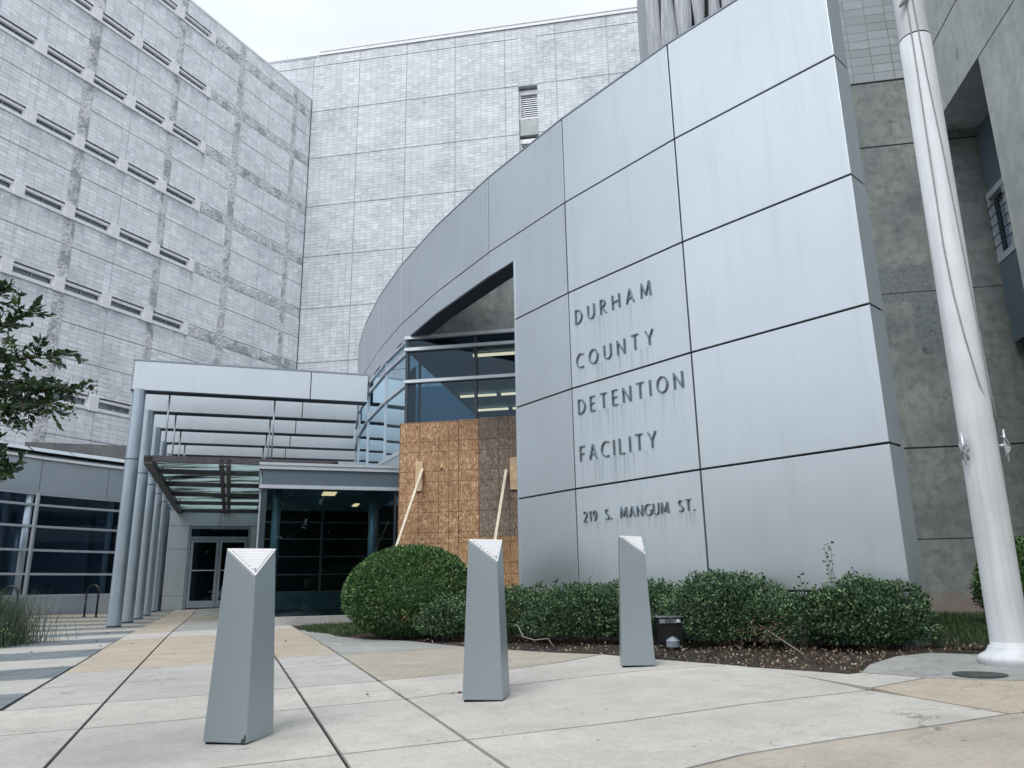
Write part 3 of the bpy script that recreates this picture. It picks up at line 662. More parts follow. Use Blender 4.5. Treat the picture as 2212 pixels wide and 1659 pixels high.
# interior behind the glass
w=MB(); w.box(PC(-4.2,-11),DW,12.2,.2,-.6,7); w.box(PC(tX(3.4),-.4),np.array([-DW[1],DW[0]]),11,.2,-.6,7); w.build('inner_wall','interior_wall',cbg)
w=MB(); w.box(PC(-.05,-.12),DW,5.6,9,4.92,5.12); w.build('ceiling','interior_wall',cbg)
w=MB(); w.box(PC(.1,-.2),DW,5.4,9,-.62,-.5); w.build('inner_floor','interior_floor',cbg)
for Y0,zz in ((15.95,4.87),(19.5,4.87),(21.2,4.87)):
    for a_,b_ in ((-2.1,-1.15),(-1.02,-.35),(-.2,.9),(1.0,2.1)) if Y0>17 else ((-.95,.9),(1.1,2.2)):
        k=MB(); t0,t1=tX(a_),tX(b_); off=-(Y0-15.3)
        k.box(PC(t0,off),DW,t1-t0,.07,zz-.05,zz); k.build('ceiling_light','lamp_warm',cbg)
k=MB(); k.tube([(-2.0,16.1,-.5),(-2.0,16.1,4.9)],.03,10); k.build('inner_post','frame_mid',cbg)
# storefront frames
LW=tX(.9)
st=MB()
for z0,z1,o in ((5.08,5.15,.05),(4.82,4.89,.06),(4.12,4.185,.06),(3.20,3.26,.04)): st.box(PC(.0,o),DW,LW,.12,z0,z1)
fr=st.build('storefront','frame_alu',cbg)
for t in (.02,1.5,3.05): k=MB(); k.box(PC(t,.02),DW,.06,.08,-.6,5.08); k.build('mullion','frame_dark',fr)
for z0,z1 in ((4.89,5.08),(4.185,4.82),(3.26,4.12),(-.6,3.2)):
    for a_,b_ in ((.08,1.5),(1.56,3.05)): k=MB(); k.box(PC(a_,-.02),DW,b_-a_,.012,z0,z1); k.build('pane','glass_tinted',fr)
# curved curtain wall under the fascia
cg=thing('curved_curtain_wall','curved glass curtain wall with pale aluminium rails under the fascia band','glazed wall',(*arc(th_of(C0)),-.6))
ths=th_of((-2.25,15.55)); tg=[ths,ths-.055]; 
while len(tg)<9: tg.append(tg[-1]-2.137/AR)
for z0,z1,nm in ((5.08,5.16,'rail'),(4.82,4.89,'rail'),(4.12,4.185,'rail'),(2.72,2.80,'rail')):
    k=MB()
    for i in range(len(tg)-1): k.seg(arc(tg[i+1],AR-.0),arc(tg[i],AR-.0),.1,z0,z1)
    k.build('rail','frame_alu',cg)
for t in tg[1:]: 
    a=arc(t,AR-.012); k=MB(); k.box(a,np.array([sin(t),-cos(t)]),.045,.08,2.80,5.08); k.build('mullion','frame_alu',cg)
for z0,z1 in ((4.89,5.08),(4.185,4.82),(2.80,4.12)):
    for i in range(len(tg)-1): k=MB(); k.seg(arc(tg[i+1],AR-.04),arc(tg[i],AR-.04),.012,z0,z1); k.build('pane','glass_curved',cg)
k=MB()
for i in range(len(tg)-1): k.seg(arc(tg[i+1],AR-.02),arc(tg[i],AR-.02),.08,2.1,2.72)
k.build('sill_panel','cladding',cg)
k=MB()
for i in range(1,len(tg)-1): k.seg(arc(tg[i+1],AR-.7),arc(tg[i],AR-.7),.05,2.7,5.05)
k.build('inner_blind','interior_wall',cg)
k=MB(); a=arc(th_of(C0),AR); k.box(a+np.array([-.03,-.03]),np.array([1,0]),.08,.08,-.6,5.08); k.build('corner_post','frame_dark',cg)

# ---------------------------------------------------------------- plywood boarding
def board(t0,t1,z0,z1,m,label,off):
    k=MB(); k.box(PC(t0,off),DW,t1-t0-.004,.012,z0,z1-.004); tag(k.build('plywood_sheet',m),label,'plywood','plywood sheets boarding up the storefront')
zb=gz(-1,15)-.0
board(-.01,1.22,.92,3.24,'osb_orange','tall tan strand-board sheet at the left edge of the boarding, upper row',.20)
board(1.22,1.64,.92,3.25,'osb_orange','narrow tan strand-board strip between the tan and the grey sheet, upper row',.20)
board(1.64,2.86,.92,3.27,'osb_grey','weathered grey strand-board sheet beside the curved wall',.20)
board(-.01,1.22,zb,.92,'osb_orange','short tan strand-board sheet low behind the round shrub',.20)
board(1.22,1.64,zb,.92,'osb_fresh','narrow orange strand-board strip low in the boarding, between two wider sheets',.20)
board(1.64,2.86,zb,.92,'osb_fresh','orange strand-board sheet low behind the middle bollard',.20)
def cleat(t,z0,z1,label):
    k=MB(); k.box(PC(t-.075,.245),DW,.15,.044,z0,z1); tag(k.build('wood_cleat','pine_cleat',bevel=.004),label,'wood block','wooden cleats on the boarding')
cleat(.42,1.84,2.43,'short vertical wooden block nailed on the tan boarding, left brace'); cleat(2.33,1.80,2.43,'short vertical wooden block at the curved wall edge, right brace')
def brace(t,z1,tb_,run,label):
    a=PC(t,.27); b=PC(tb_,run); zz=gz(*b)-.02; d=Vector((*a,z1))-Vector((*b,zz)); k=MB()
    L=d.length; D_=d.normalized(); u_=Vector((DW[0],DW[1],0)); v_=D_.cross(u_).normalized(); A=Vector((*b,zz)); vs=[]
    for e_ in (0,L):
        for p,q_ in ((-1,-1),(1,-1),(1,1),(-1,1)): vs.append(A+D_*e_+u_*.027*p+v_*.02*q_)
    k.add(vs,[(3,2,1,0),(4,5,6,7),(0,1,5,4),(1,2,6,5),(2,3,7,6),(3,0,4,7)]); tag(k.build('timber_brace','pine_lumber',bevel=.003),label,'timber brace','diagonal timber braces')
brace(.50,2.27,.02,1.7,'pale timber prop leaning on the boarding, rising out of the round shrub'); brace(2.19,2.18,1.98,1.6,'pale timber prop leaning on the grey boarding by the curved wall')

# ---------------------------------------------------------------- entrance canopy
U=np.array([.951,.309]); Vv=np.array([-.339,.941]); stp=np.array([-.79,2.19])
ca=thing('entrance_canopy','open entrance canopy of long silver fascia beams carried on a row of six round columns','canopy',(-8.76,17.5,gz(-8.76,17.5)))
def arcx(o,d,r=AR):
    o=np.array(o)-AC; B_=o@d; C_=o@o-r*r; return -B_-sqrt(B_*B_-C_)
for i in range(6):
    c=np.array([-8.76,17.5])+stp*i; zg=gz(*c); k=MB(); k.tube([(*c,zg-.02),(*c,2.93)],.145,28,cap=False); k.tube([(*c,2.955),(*c,4.6)],.145,28,cap=False)
    co=k.build('column','column_metal',ca,smooth=True)
    k=MB(); k.tube([(*c,2.925),(*c,2.96)],.138,24); k.tube([(*c,zg),(*c,zg+.035)],.152,24); k.build('collar','frame_dark',co,smooth=False)
for i in range(6):
    o=np.array([-8.90,17.36])+stp*i; L=arcx(o,U)-.03; sm=3.98*1.02
    k=MB(); k.box(o,U,sm-.012,.035,4.59,5.28); k.box(o+U*(sm+.012),U,L-sm-.012,.035,4.59,5.28); k.box(o,np.array([-U[1],U[0]]),.33,-.03,4.59,5.28)
    bo=k.build('beam','canopy_metal',ca)
    k=MB(); k.box(o+np.array([-U[1],U[0]])*.04+U*.04,U,L-.04,.27,4.60,5.20); k.build('beam_core','joint_black',bo)
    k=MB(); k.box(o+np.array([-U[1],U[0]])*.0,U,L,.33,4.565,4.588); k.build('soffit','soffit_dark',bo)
    k=MB(); k.box(o-np.array([-U[1],U[0]])*.012,U,L,.36,5.285,5.32); k.build('coping','frame_mid',bo)
zA=2.72
for i in range(5):
    for t in (.62,3.02):
        a=np.array([-8.76,17.5])+stp*i+U*t+np.array([-.0,.1]); k=MB(); k.tube([(*a,zA+.05),(*a,4.57)],.022,8); k.build('hanger_rod','frame_mid',ca,smooth=True)
# glass awning hung from the canopy
A0=np.array([-7.94,16.36]); aw=thing('glass_awning','flat steel-framed glass awning with teal panes hung over the entrance doors','awning',(*A0,zA))
AL=11.7; AWD=4.1
def PA(u,v): return A0+U*u+Vv*v
k=MB(); k.box(PA(0,0),U,AWD,.12,zA,zA+.13); k.box(PA(0,AL-.1),U,AWD,.1,zA-.02,zA+.10)
def vb(u,w_,z0,z1): 
    a=PA(u,0); k.add([(*PA(u,.0),z0),(*PA(u+w_,.0),z0),(*PA(u+w_,AL),z0),(*PA(u,AL),z0),(*PA(u,.0),z1),(*PA(u+w_,.0),z1),(*PA(u+w_,AL),z1),(*PA(u,AL),z1)],[(0,1,5,4),(1,2,6,5),(2,3,7,6),(3,0,4,7),(4,5,6,7),(3,2,1,0)])
vb(.005,.17,zA-.06,zA+.1); vb(AWD-.17,.165,zA-.06,zA+.1); vb(1.52,.09,zA-.05,zA+.09); vb(1.68,.09,zA-.05,zA+.09)
k.build('frame','awning_steel',aw)
cr=[1.55,3.9,6.25,8.6]
for v in cr: k=MB(); k.box(PA(.17,v),U,AWD-.3,.16,zA-.04,zA+.06); k.build('crossbar','awning_steel',aw)
vz=[.1]+cr+[AL-.1]
for a_,b_ in zip(vz[:-1],vz[1:]):
    for u0,u1 in ((.15,1.54),(1.75,AWD-.16)):
        k=MB(); p=[PA(u0,a_),PA(u1,a_),PA(u1,b_),PA(u0,b_)]; k.prism([tuple(x) for x in p],zA+.105,zA+.117); k.build('pane','awning_glass',aw)
for i in range(1,6):
    c=np.array([-8.76,17.5])+stp*i; k=MB(); L=(PA(0,0)-c)@U; 
    v=(c-A0)@Vv; e=PA(0,v); d=(e-c); L=hypot(*d)
    k.box(c-np.array([-U[1],U[0]])*.045,d/L,L,.09,zA+.16,zA+.24) if L>.3 else None
    if L>.3: k.build('support_arm','column_metal',aw)

# ---------------------------------------------------------------- vestibule
V1=arc(th_of((-2.36,15.93))); V0=V1-U*2.72; UN=np.array([-U[1],U[0]])
ve=thing('glass_vestibule','low glass entrance vestibule with dark tinted panes and bright aluminium cap','vestibule',(*V0,-.5))
k=MB()
D_=6.5
def side(z0,z1,w_,off=0): k.box(V0-U*off,UN,D_,-w_,z0,z1)
k.box(V0-U*.06-UN*.06,U,2.78,.25,2.39,2.44); k.box(V0-U*.03-UN*.03,U,2.75,.2,2.35,2.39); k.box(V0-U*.05-UN*.05,U,2.77,.22,2.31,2.35); k.box(V0-U*.04-UN*.04,U,2.76,.12,1.93,2.00)
k.box(V0-U*.06,UN,D_,-.25,2.31,2.44); k.box(V0-U*.04,UN,D_,-.1,1.93,2.0)
for v in (.32,2.2,4.2,6.3): k.box(V0-U*.02+UN*v,UN,.06,-.08,-.5,2.31)
k.build('frame','frame_alu',ve)
for u_,w_ in ((.02,.10),(2.62,.05)): k=MB(); k.box(V0+U*u_,U,w_,.1,-.5,1.93); k.build('mullion','frame_dark',ve)
k=MB(); k.box(V0+U*.02-UN*.01,U,2.68,.02,2.0,2.31); k.build('transom_pane','blue_panel',ve)
k=MB(); k.box(V0+U*.12,U,2.5,.012,-.5,1.93); k.build('pane','glass_teal',ve)
for a_,b_ in ((.06,.32),(.38,2.2),(2.26,4.2)):
    k=MB(); k.box(V0+UN*a_,UN,b_-a_,-.012,-.5,2.31); k.build('pane','glass_teal',ve)
k=MB(); k.box(V0-U*.02+UN*.1,U,2.85,D_,2.36,2.385); k.build('roof','frame_mid',ve)
k=MB(); k.box(V0+U*.1+UN*.08,U,2.9,D_,2.02,2.06); k.build('ceiling','interior_wall',ve)
k=MB(); k.box(V0-U*.05+UN*.0,U,2.9,D_,-.56,-.505); k.build('floor','interior_floor',ve)
k=MB(); k.box(V0-U*.12-UN*.22,U,3.,.25,gz(*V0)-.05,-.50); k.build('curb','paving_grey',ve)
for v_,u_ in ((.35,.32),(.45,2.25)): 
    c=V0+U*u_+UN*v_; k=MB(); k.tube([(*c,-.5),(*c,2.02)],.085,16); k.build('inner_column','frame_mid',ve,smooth=True)
bk=V0+UN*5.2
k=MB(); k.box(bk,U,4.,.1,-.5,-.08); k.build('base_panel','interior_wall',ve)
k=MB()
for z in (-.08,.35,.80,1.25,1.68): k.box(bk,U,4.,.05,z,z+.035)
for u_ in (.05,1.55,3.0): k.box(bk+U*u_,U,.06,.06,-.08,2.02)
k.build('back_glazing_bar','frame_mid',ve)
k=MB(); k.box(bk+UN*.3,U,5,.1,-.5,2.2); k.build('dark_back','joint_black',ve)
for u_,v_,m in ((1.28,1.1,'lamp_dim'),(.35,3.4,'lamp_dim'),(2.2,3.4,'lamp_dim')):
    k=MB(); c=V0+U*u_+UN*v_; k.box(c,U,.28 if v_<2 else .12,.6,2.0,2.018); k.build('ceiling_light',m,ve)

# ---------------------------------------------------------------- entrance wall and doors
E0=np.array([-12.11,27.29]); ew=thing('entrance_wall','grey metal panel wall with the glass double door under the awning','wall',(*E0,-.6))
def PE(u,off=0): return E0+U*u-UN*off
k=MB(); 
for a_,b_,z0,z1 in ((0,.66,-.62,-.15),(0,.66,-.14,1.42),(0,.66,1.435,2.22),(0,1.67,2.235,2.75),(1.685,7.5,2.235,2.75),(2.75,7.5,-.62,2.22)):
    k.box(PE(a_),U,b_-a_,.1,z0,z1)
k.build('panel','cladding',ew); k=MB(); k.box(PE(.02,-.03),U,.66,.1,-.62,2.7); k.box(PE(2.75,-.03),U,4.7,.1,-.62,2.7); k.box(PE(0,-.03),U,7.4,.1,2.225,2.7); k.build('core','joint_black',ew)
k=MB(); k.box(PE(.66,-.02),U,.09,.12,-.6,2.22); k.box(PE(2.66,-.02),U,.09,.12,-.6,2.22); k.box(PE(.75,-.02),U,1.91,.12,2.13,2.22); k.box(PE(.75,-.02),U,1.91,.12,1.77,1.86); k.build('door_frame','frame_mid',ew)
k=MB(); k.box(PE(.75,-.08),U,1.91,.02,1.86,2.13); k.build('transom_pane','glass_tinted',ew)
for a_ in (.77,1.715):
    k=MB(); L=.93
    k.box(PE(a_,-.01),U,.09,.05,-.56,1.76); k.box(PE(a_+L-.09,-.01),U,.09,.05,-.56,1.76); k.box(PE(a_+.09,-.01),U,L-.18,.05,1.66,1.76); k.box(PE(a_+.09,-.01),U,L-.18,.05,-.56,-.33)
    dr=k.build('door','frame_mid',ew); k=MB(); k.box(PE(a_+.09,-.03),U,L-.18,.012,-.33,1.66); k.build('pane','glass_tinted',dr)
    k=MB(); k.box(PE(a_+.09,.02),U,L-.18,.03,.68,.71); k.build('push_bar','frame_alu',dr)
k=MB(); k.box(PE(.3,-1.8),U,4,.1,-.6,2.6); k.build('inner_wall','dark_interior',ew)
k=MB(); k.box(PE(0,.0),U,7.5,2.2,2.76,2.85); k.build('roof','frame_mid',ew)

# ---------------------------------------------------------------- left wing
WP=[np.array(p) for p in [(-12.6,28.1),(-13.46,26.5),(-14.25,25.25),(-14.9,24.1),(-15.42,22.9),(-15.85,21.6),(-16.15,20.2),(-16.3,18.8)]]
wg=thing('glazed_wing','low curved wing at left with a ribbon of dark windows under a grey metal fascia','building',(*WP[3],-.6))
segs=list(zip(WP[1:],WP[:-1]))     # left -> right
def wall(z0,z1,off,dep,nm,mat,gap=0):
    k=MB()
    for a,b in segs:
        d=(b-a)/hypot(*(b-a)); k.seg(a+d*gap,b-d*gap,dep,z0,z1,None,off)
    return k.build(nm,mat,wg)
wall(-.75,-.10,0,.15,'base_panel','cladding'); wall(3.07,4.09,-.02,.2,'fascia_panel','cladding',.0); wall(4.10,4.14,-.14,.5,'drip_edge','white_lens'); 
k=MB()
for a,b in segs:
    d=(b-a)/hypot(*(b-a)); n=np.array([-d[1],d[0]]); A_,B_=a-n*.12,b-n*.12; Ai,Bi=a+n*.9,b+n*.9
    k.add([(*A_,4.14),(*B_,4.14),(*Bi,4.62),(*Ai,4.62),(*Ai,4.3),(*Bi,4.3)],[(0,1,2,3),(3,2,5,4)])
k.build('roof','canopy_metal',wg)
k=MB(); n_=len(WP); k.add([(*p,4.35) for p in WP]+[(*(p+np.array([-8,5])),4.35) for p in WP],[(i,i+1,n_+i+1,n_+i) for i in range(n_-1)]); k.build('roof_deck','concrete_dark',wg)
for z0,z1 in ((-.10,-.03),(.55,.62),(1.27,1.34),(1.99,2.06),(2.65,2.72),(2.99,3.07)): wall(z0,z1,-.01,.09,'rail','frame_alu')
for i in (3,5,6):
    a=WP[i]; k=MB(); k.box(a+np.array([-.03,-.035]),np.array([1,.0]),.08,.1,-.10,3.07); k.build('mullion','frame_alu',wg)
for i,(a,b) in enumerate(segs):
    k=MB(); k.seg(a,b,.012,-.03,2.99,None,.05); k.build('pane','glass_wing',wg)
k=MB()
for i in (3,5): 
    a=WP[i]; d=(WP[i-1]-a); d/=hypot(*d); k.box(a-d*.006-np.array([-d[1],d[0]])*.024,d,.012,.01,3.08,4.09)
a=WP[1]; d=(WP[1]-WP[2])/hypot(*(WP[1]-WP[2])); k.box(WP[2]+d*.9-np.array([-d[1],d[0]])*.024,d,.012,.01,3.08,4.09)
k.build('fascia_joint','joint_black',wg)
c=WP[4]+np.array([.25,1.1]); k=MB(); k.tube([(*c,-.6),(*c,3.2)],.2,24); k.build('inner_column','column_metal',wg,smooth=True)
k=MB(); wn_=np.array([-.86,.5])
k.add([(*(p+wn_*3.2),z) for z in (-.6,3.3) for p in WP],[(i,i+1,n_+i+1,n_+i) for i in range(n_-1)]); k.build('inner_wall','interior_wall',wg)
k=MB(); k.add([(*p,3.25) for p in WP]+[(*(p+wn_*3.2),3.25) for p in WP],[(i,i+1,n_+i+1,n_+i) for i in range(n_-1)]); k.build('ceiling','interior_wall',wg)
k=MB(); k.add([(*p,-.58) for p in WP]+[(*(p+wn_*3.2),-.58) for p in WP],[(i,i+1,n_+i+1,n_+i) for i in range(n_-1)]); k.build('inner_floor','interior_floor',wg)
k=MB(); p=WP[2]+wn_*3.1; k.box(p+np.array([-.4,-.8]),np.array([.5,.86]),.95,.06,-.58,1.55); dr=k.build('inner_door','interior_floor',wg)
k=MB(); k.box(WP[1]+np.array([-.55,-.45]),np.array([.5,.86]),.35,.3,-.58,3.2); k.build('inner_pilaster','frame_mid',wg)
k=MB(); k.box(WP[1]+np.array([-.3,.2]),np.array([.45,.9]),1.6,.05,-.55,3.0); k.build('dark_panel','joint_black',wg)
p=WP[2]+wn_*2.9
ex=MB()
def exitsign():
    o=p+np.array([.1,-.25]); d=np.array([.5,.866]); n=np.array([d[1],-d[0]]); h=.13; s=0
    for c_,pl in (('E',GL['E']),('X',(.5,[[(0,0),(.5,1)],[(0,1),(.5,0)]])),('I',GL['I']),('T',GL['T'])):
        for st_ in pl[1]:
            for (x0,y0),(x1,y1) in zip(st_[:-1],st_[1:]):
                a=np.array([x0,y0])*h; b=np.array([x1,y1])*h; dd=b-a; L=hypot(*dd); dd/=L; nn=np.array([-dd[1],dd[0]])*.009
                vs=[(*(o+d*(s+q_[0])+n*.02),1.75+q_[1]) for q_ in (a-nn,b-nn,b+nn,a+nn)]; ex.add(vs,[(0,1,2,3)])
        s+=pl[0]*h+.045
exitsign(); ex.build('exit_lettering','lamp_red',wg)

# concrete parapet behind the wing
k=MB(); q0=np.array([-19.34,30.0]); k.box(q0,U,12,.35,-1,5.83); tag(k.build('parapet_wall','concrete_old'),'dark stained concrete parapet wall between the glazed wing roof and the cell block','wall')

# ---------------------------------------------------------------- right hand concrete structure
HB=radians(9.5); DB=np.array([sin(HB),cos(HB)]); RA=np.array([8.35,13.55])
rs=thing('concrete_overhang','massive pale concrete frame at right with a deep opening beside the flagpole','building',(*RA,-.6))
def PR(s,off=0): n=np.array([-DB[1],DB[0]]); return RA-DB*s-n*off      # s toward viewer, off to the right
k=MB()
def rb(s0,s1,o0,o1,z0,z1,m=None):
    a,b,c,d=PR(s0,o0),PR(s1,o0),PR(s1,o1),PR(s0,o1); P4=[tuple(x) for x in (a,b,c,d)]
    k.prism(P4[::1],z0,z1,m)
rb(.15,12,0,.9,8.51,9.93); rb(.15,12,0,.9,9.97,19); rb(2.40,12,0,.9,-1,8.48); k.build('wall','concrete_light',rs)
for a5 in ((.15,12,.03,.8,9.93,9.97),(2.45,12,.03,.8,8.48,8.51),(.0,.15,.0,.5,8.6,19)): k=MB(); rb(*a5); k.build('wall_joint','joint_black',rs)  # the last is a black strip standing in for shade in the recess
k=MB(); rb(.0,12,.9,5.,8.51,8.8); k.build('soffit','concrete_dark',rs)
oB=np.array([9.56,13.47]); 
k=MB(); rb(.02,12,.86,1.6,7.12,8.50); k.build('lintel','blue_panel',rs)
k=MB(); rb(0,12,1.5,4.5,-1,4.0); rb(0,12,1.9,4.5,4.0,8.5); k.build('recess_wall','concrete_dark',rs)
k=MB(); rb(.02,3,.82,1.5,4.13,5.66); bw=k.build('bay_panel','blue_panel',rs)
k=MB(); rb(.02,3,.81,.92,6.98,7.10); rb(.02,3,.81,.92,5.68,5.80)
for s_ in (.02,.62,1.25,1.9): rb(s_,s_+.07,.82,.90,5.8,6.98)
wi=k.build('window','frame_alu',rs)
k=MB(); rb(.02,3,.95,.97,5.8,6.98); k.build('pane','glass_cell',wi)
k=MB()
for q_ in range(5): rb(.02,3,.79,.805,5.98+q_*.2,5.995+q_*.2)
k.build('bar','frame_dark',wi)

# ---------------------------------------------------------------- flagpole
fx,fy=3.74,6.15; fz=gz(fx,fy); fp=thing('flagpole','thick white flagpole with a flared round base at the right of the plaza','flagpole',(fx,fy,fz))
tilt=lambda z:fx+.014*(z-fz)
def lathe(prof,seg=40):
    k=MB(); vs=[(tilt(z)+r*cos(2*pi*i/seg),fy+r*sin(2*pi*i/seg),z) for r,z in prof for i in range(seg)]; fs=[(j*seg+i,j*seg+(i+1)%seg,(j+1)*seg+(i+1)%seg,(j+1)*seg+i) for j in range(len(prof)-1) for i in range(seg)]
    fs.append(tuple(range((len(prof)-1)*seg,len(prof)*seg))); k.add(vs,fs); return k
lathe([(.134,fz),(.134,1.5),(.133,4.86)]).build('pole','pole_white',fp,smooth=True)
lathe([(.131,4.875),(.128,8),(.118,11.5)]).build('upper_pole','pole_white',fp,smooth=True); lathe([(.126,4.85),(.126,4.88)]).build('seam_ring','joint_black',fp)
lathe([(.215,fz-.02),(.232,fz+.015),(.236,fz+.035),(.228,fz+.055),(.205,fz+.07),(.18,fz+.082),(.163,fz+.10),(.155,fz+.118),(.150,fz+.128),(.1345,fz+.135),(.133,fz+.2)]).build('flared_base','pole_white',fp,smooth=True)
def cleatp(sx,zc):
    a=radians(sx); r=.135; c=Vector((tilt(zc)+cos(a)*r,fy+sin(a)*r,zc)); o=Vector((cos(a),sin(a),0)); k=MB()
    k.tube([c,c+o*.05],.014,8); k.tube([c+o*.05+Vector((0,0,-.13)),c+o*.045,c+o*.05+Vector((0,0,.13))],[.008,.013,.008],8); cl=k.build('cleat','frame_alu',fp,smooth=True)
    k=MB(); pts=[]
    for i in range(90):
        t=i/89*2*pi*5; rr=.022+.010*sin(t*1.7); pts.append(c+o*(.05+rr*cos(t*2)*.8)+Vector((-sin(a),cos(a),0))*rr*sin(t*2)+Vector((0,0,.085*sin(t)*.95-.01)))
    k.tube(pts,.0055,5); k.build('coiled_rope','rope',cl,smooth=True)
cleatp(203,1.0); cleatp(-25,1.02)
k=MB()
a=radians(-25); pA=Vector((tilt(1.05)+cos(a)*.16,fy+sin(a)*.16,1.12)); fF=Vector((-.52,-.854,0)); fT=Vector((.854,-.52,0))
def onpole(z,l): return Vector((tilt(z),fy,z))+(fT*l+fF*sqrt(max(0,1-l*l)))*.142
for ls in ((-.10,-.12,-.14,-.17,-.2,-.08,.16,.5),(.12,.2,.35,.55,.74,.84,.92,.97)):
    k.tube([onpole(z,l) for z,l in zip((10,5.4,4.4,3.7,2.75,2.3,1.9,1.5),ls)]+[pA],.0062,6)
k.build('halyard','rope',fp,smooth=True)
k=MB(); c=onpole(5.22,-.15)+Vector((0,0,.03)); k.tube([c,c+Vector((-.02,-.015,-.04)),c+Vector((-.07,-.01,-.11))],[.032,.024,.012],8); k.build('snap_hook','rope',fp,smooth=True)

# ---------------------------------------------------------------- bollards
def bollard(F, rot, label):
    base,top,H=.285,.21,1.10
    # local frame: F = front right corner of base ; x right along front face ; y away
    cx,cy=F; d=np.array([cos(rot),sin(rot)]); n=np.array([-d[1],d[0]]); c=np.array(F)-d*base/2+n*base/2
    zg=min(gz(*c),gz(*F)); r=thing('bollard',label,'bollard',(c[0],c[1],zg),rot,'tapered metal bollards with slanted light tops')
    def P(x,y,z): q_=c+d*x+n*y; return (q_[0],q_[1],zg+z)
    b_=base/2; t_=top/2; cut=.165; f_=1-cut/H; fx_=b_+(t_-b_)*f_
    # corners: 0 front-left 1 front-right(cut) 2 back-right 3 back-left
    vs=[P(-b_,-b_,.012),P(b_,-b_,.012),P(b_,b_,.012),P(-b_,b_,.012),P(-t_,-t_,H),P(t_,t_,H),P(-t_,t_,H),P(fx_,-fx_,H-cut)]
    k=MB(); k.add(vs,[(0,1,7,4),(1,2,5,7),(2,3,6,5),(3,0,4,6),(4,5,6),(4,7,5),(3,2,1,0)]); bd=k.build('body','bollard_metal',r,bevel=.006)
    k=MB(); k.add([P(-b_+.012,-b_+.012,-.03),P(b_-.012,-b_+.012,-.03),P(b_-.012,b_-.012,-.03),P(-b_+.012,b_-.012,-.03),P(-b_+.012,-b_+.012,.014),P(b_-.012,-b_+.012,.014),P(b_-.012,b_-.012,.014),P(-b_+.012,b_-.012,.014)],[(0,1,5,4),(1,2,6,5),(2,3,7,6),(3,0,4,7)]); k.build('base_gap','joint_black',r)
    A=Vector(vs[4]);B_=Vector(vs[5]);C_=Vector(vs[7]); nrm=(B_-A).cross(C_-A).normalized(); 
    if nrm.z<0: nrm=-nrm
    G=(A+B_+C_)/3
    k=MB(); k.add([A+nrm*.002,B_+nrm*.002,C_+nrm*.002, A+nrm*.004+(G-A)*.0,B_+nrm*.004,C_+nrm*.004],[(3,5,4)]); k.build('top_rim','white_lens',r)
    s_=.86; a=G+(A-G)*s_+nrm*.004; b2=G+(B_-G)*s_+nrm*.004; c2=G+(C_-G)*s_+nrm*.004; mid=(a+b2)/2
    k=MB(); k.add([a+nrm*.001,b2+nrm*.001,c2+nrm*.001],[(0,2,1)]); k.build('lens_recess','frame_mid',r)
    k=MB(); N=8
    for i in range(N):
        f0=i/N; f1=(i+.66)/N
        p=[a+(c2-a)*f0,b2+(c2-b2)*f0,b2+(c2-b2)*f1,a+(c2-a)*f1]; lo=nrm*.001; h0=nrm*.012; h1=nrm*.006
        k.add([p[0]+lo,p[1]+lo,p[2]+lo,p[3]+lo,p[0]+h0,p[1]+h0,p[2]+h1,p[3]+h1],[(4,5,6,7),(0,1,5,4),(1,2,6,5),(2,3,7,6),(3,0,4,7)])
    lg=k.build('louvred_lens','white_lens',r)
    e=c2+(mid-c2)*.10+nrm*.012; k=MB(); k.tube([e-nrm*.004,e+nrm*.003],.006,10); k.build('screw','frame_mid',lg)
    return r
nb=bollard((-1.54,4.72),radians(-15),'nearest and largest silver bollard, at the left in front of the vestibule')
k=MB(); q0=np.array([-1.54,4.72]); d0=np.array([cos(radians(-15)),sin(radians(-15))]); z0=nb.location.z; k.add([(*(q0-d0*a_-np.array([-d0[1],d0[0]])*.0012),z0+h_) for a_,h_ in ((.004,.015),(.034,.013),(.030,.035),(.016,.040),(.012,.062),(.003,.050))],[(5,4,3,2,1,0)]); k.build('paint_chip','cast_iron',nb)
bollard((-.10,5.63),radians(-10),'middle silver bollard standing in front of the plywood boarding')
bollard((1.18,6.93),radians(-4),'farthest silver bollard, on the pavement edge below the wall lettering')

# ---------------------------------------------------------------- small fixtures
def rack(c,ang,label,w_=.42,h=.92):
    zg=gz(*c); r=thing('bike_rack',label,'bike rack',(*c,zg),0,'black hoop bike racks'); d=np.array([cos(ang),sin(ang)])
    pts=[(*(np.array(c)-d*w_/2),zg-.02),(*(np.array(c)-d*w_/2),zg+h-w_/2)]+[(*(np.array(c)-d*w_/2*cos(t)),zg+h-w_/2+w_/2*sin(t)) for t in np.linspace(0,pi,15)]+[(*(np.array(c)+d*w_/2),zg+h-w_/2),(*(np.array(c)+d*w_/2),zg-.02)]
    k=MB(); k.tube(pts,.028,12); k.build('hoop','black_paint',r,smooth=True)
    for s in (-1,1): q_=np.array(c)+d*s*w_/2; k=MB(); k.tube([(*q_,gz(*q_)-.01),(*q_,gz(*q_)+.015)],.07,14); k.build('foot_plate','black_paint',r)
rack((-12.55,23.6),radians(-14),'black hoop bike rack between the column row and the glazed wing'); rack((-13.55,21.3),radians(2),'black hoop bike rack rising behind the tall grass clump at the left edge')
k=MB(); c=(3.22,5.70); k.tube([(*c,gz(*c)+.0),(*c,gz(*c)+.0115)],.17,36); tag(k.build('manhole_cover','cast_iron'),'small round dark iron cover set in the pavement by the flagpole','manhole cover')
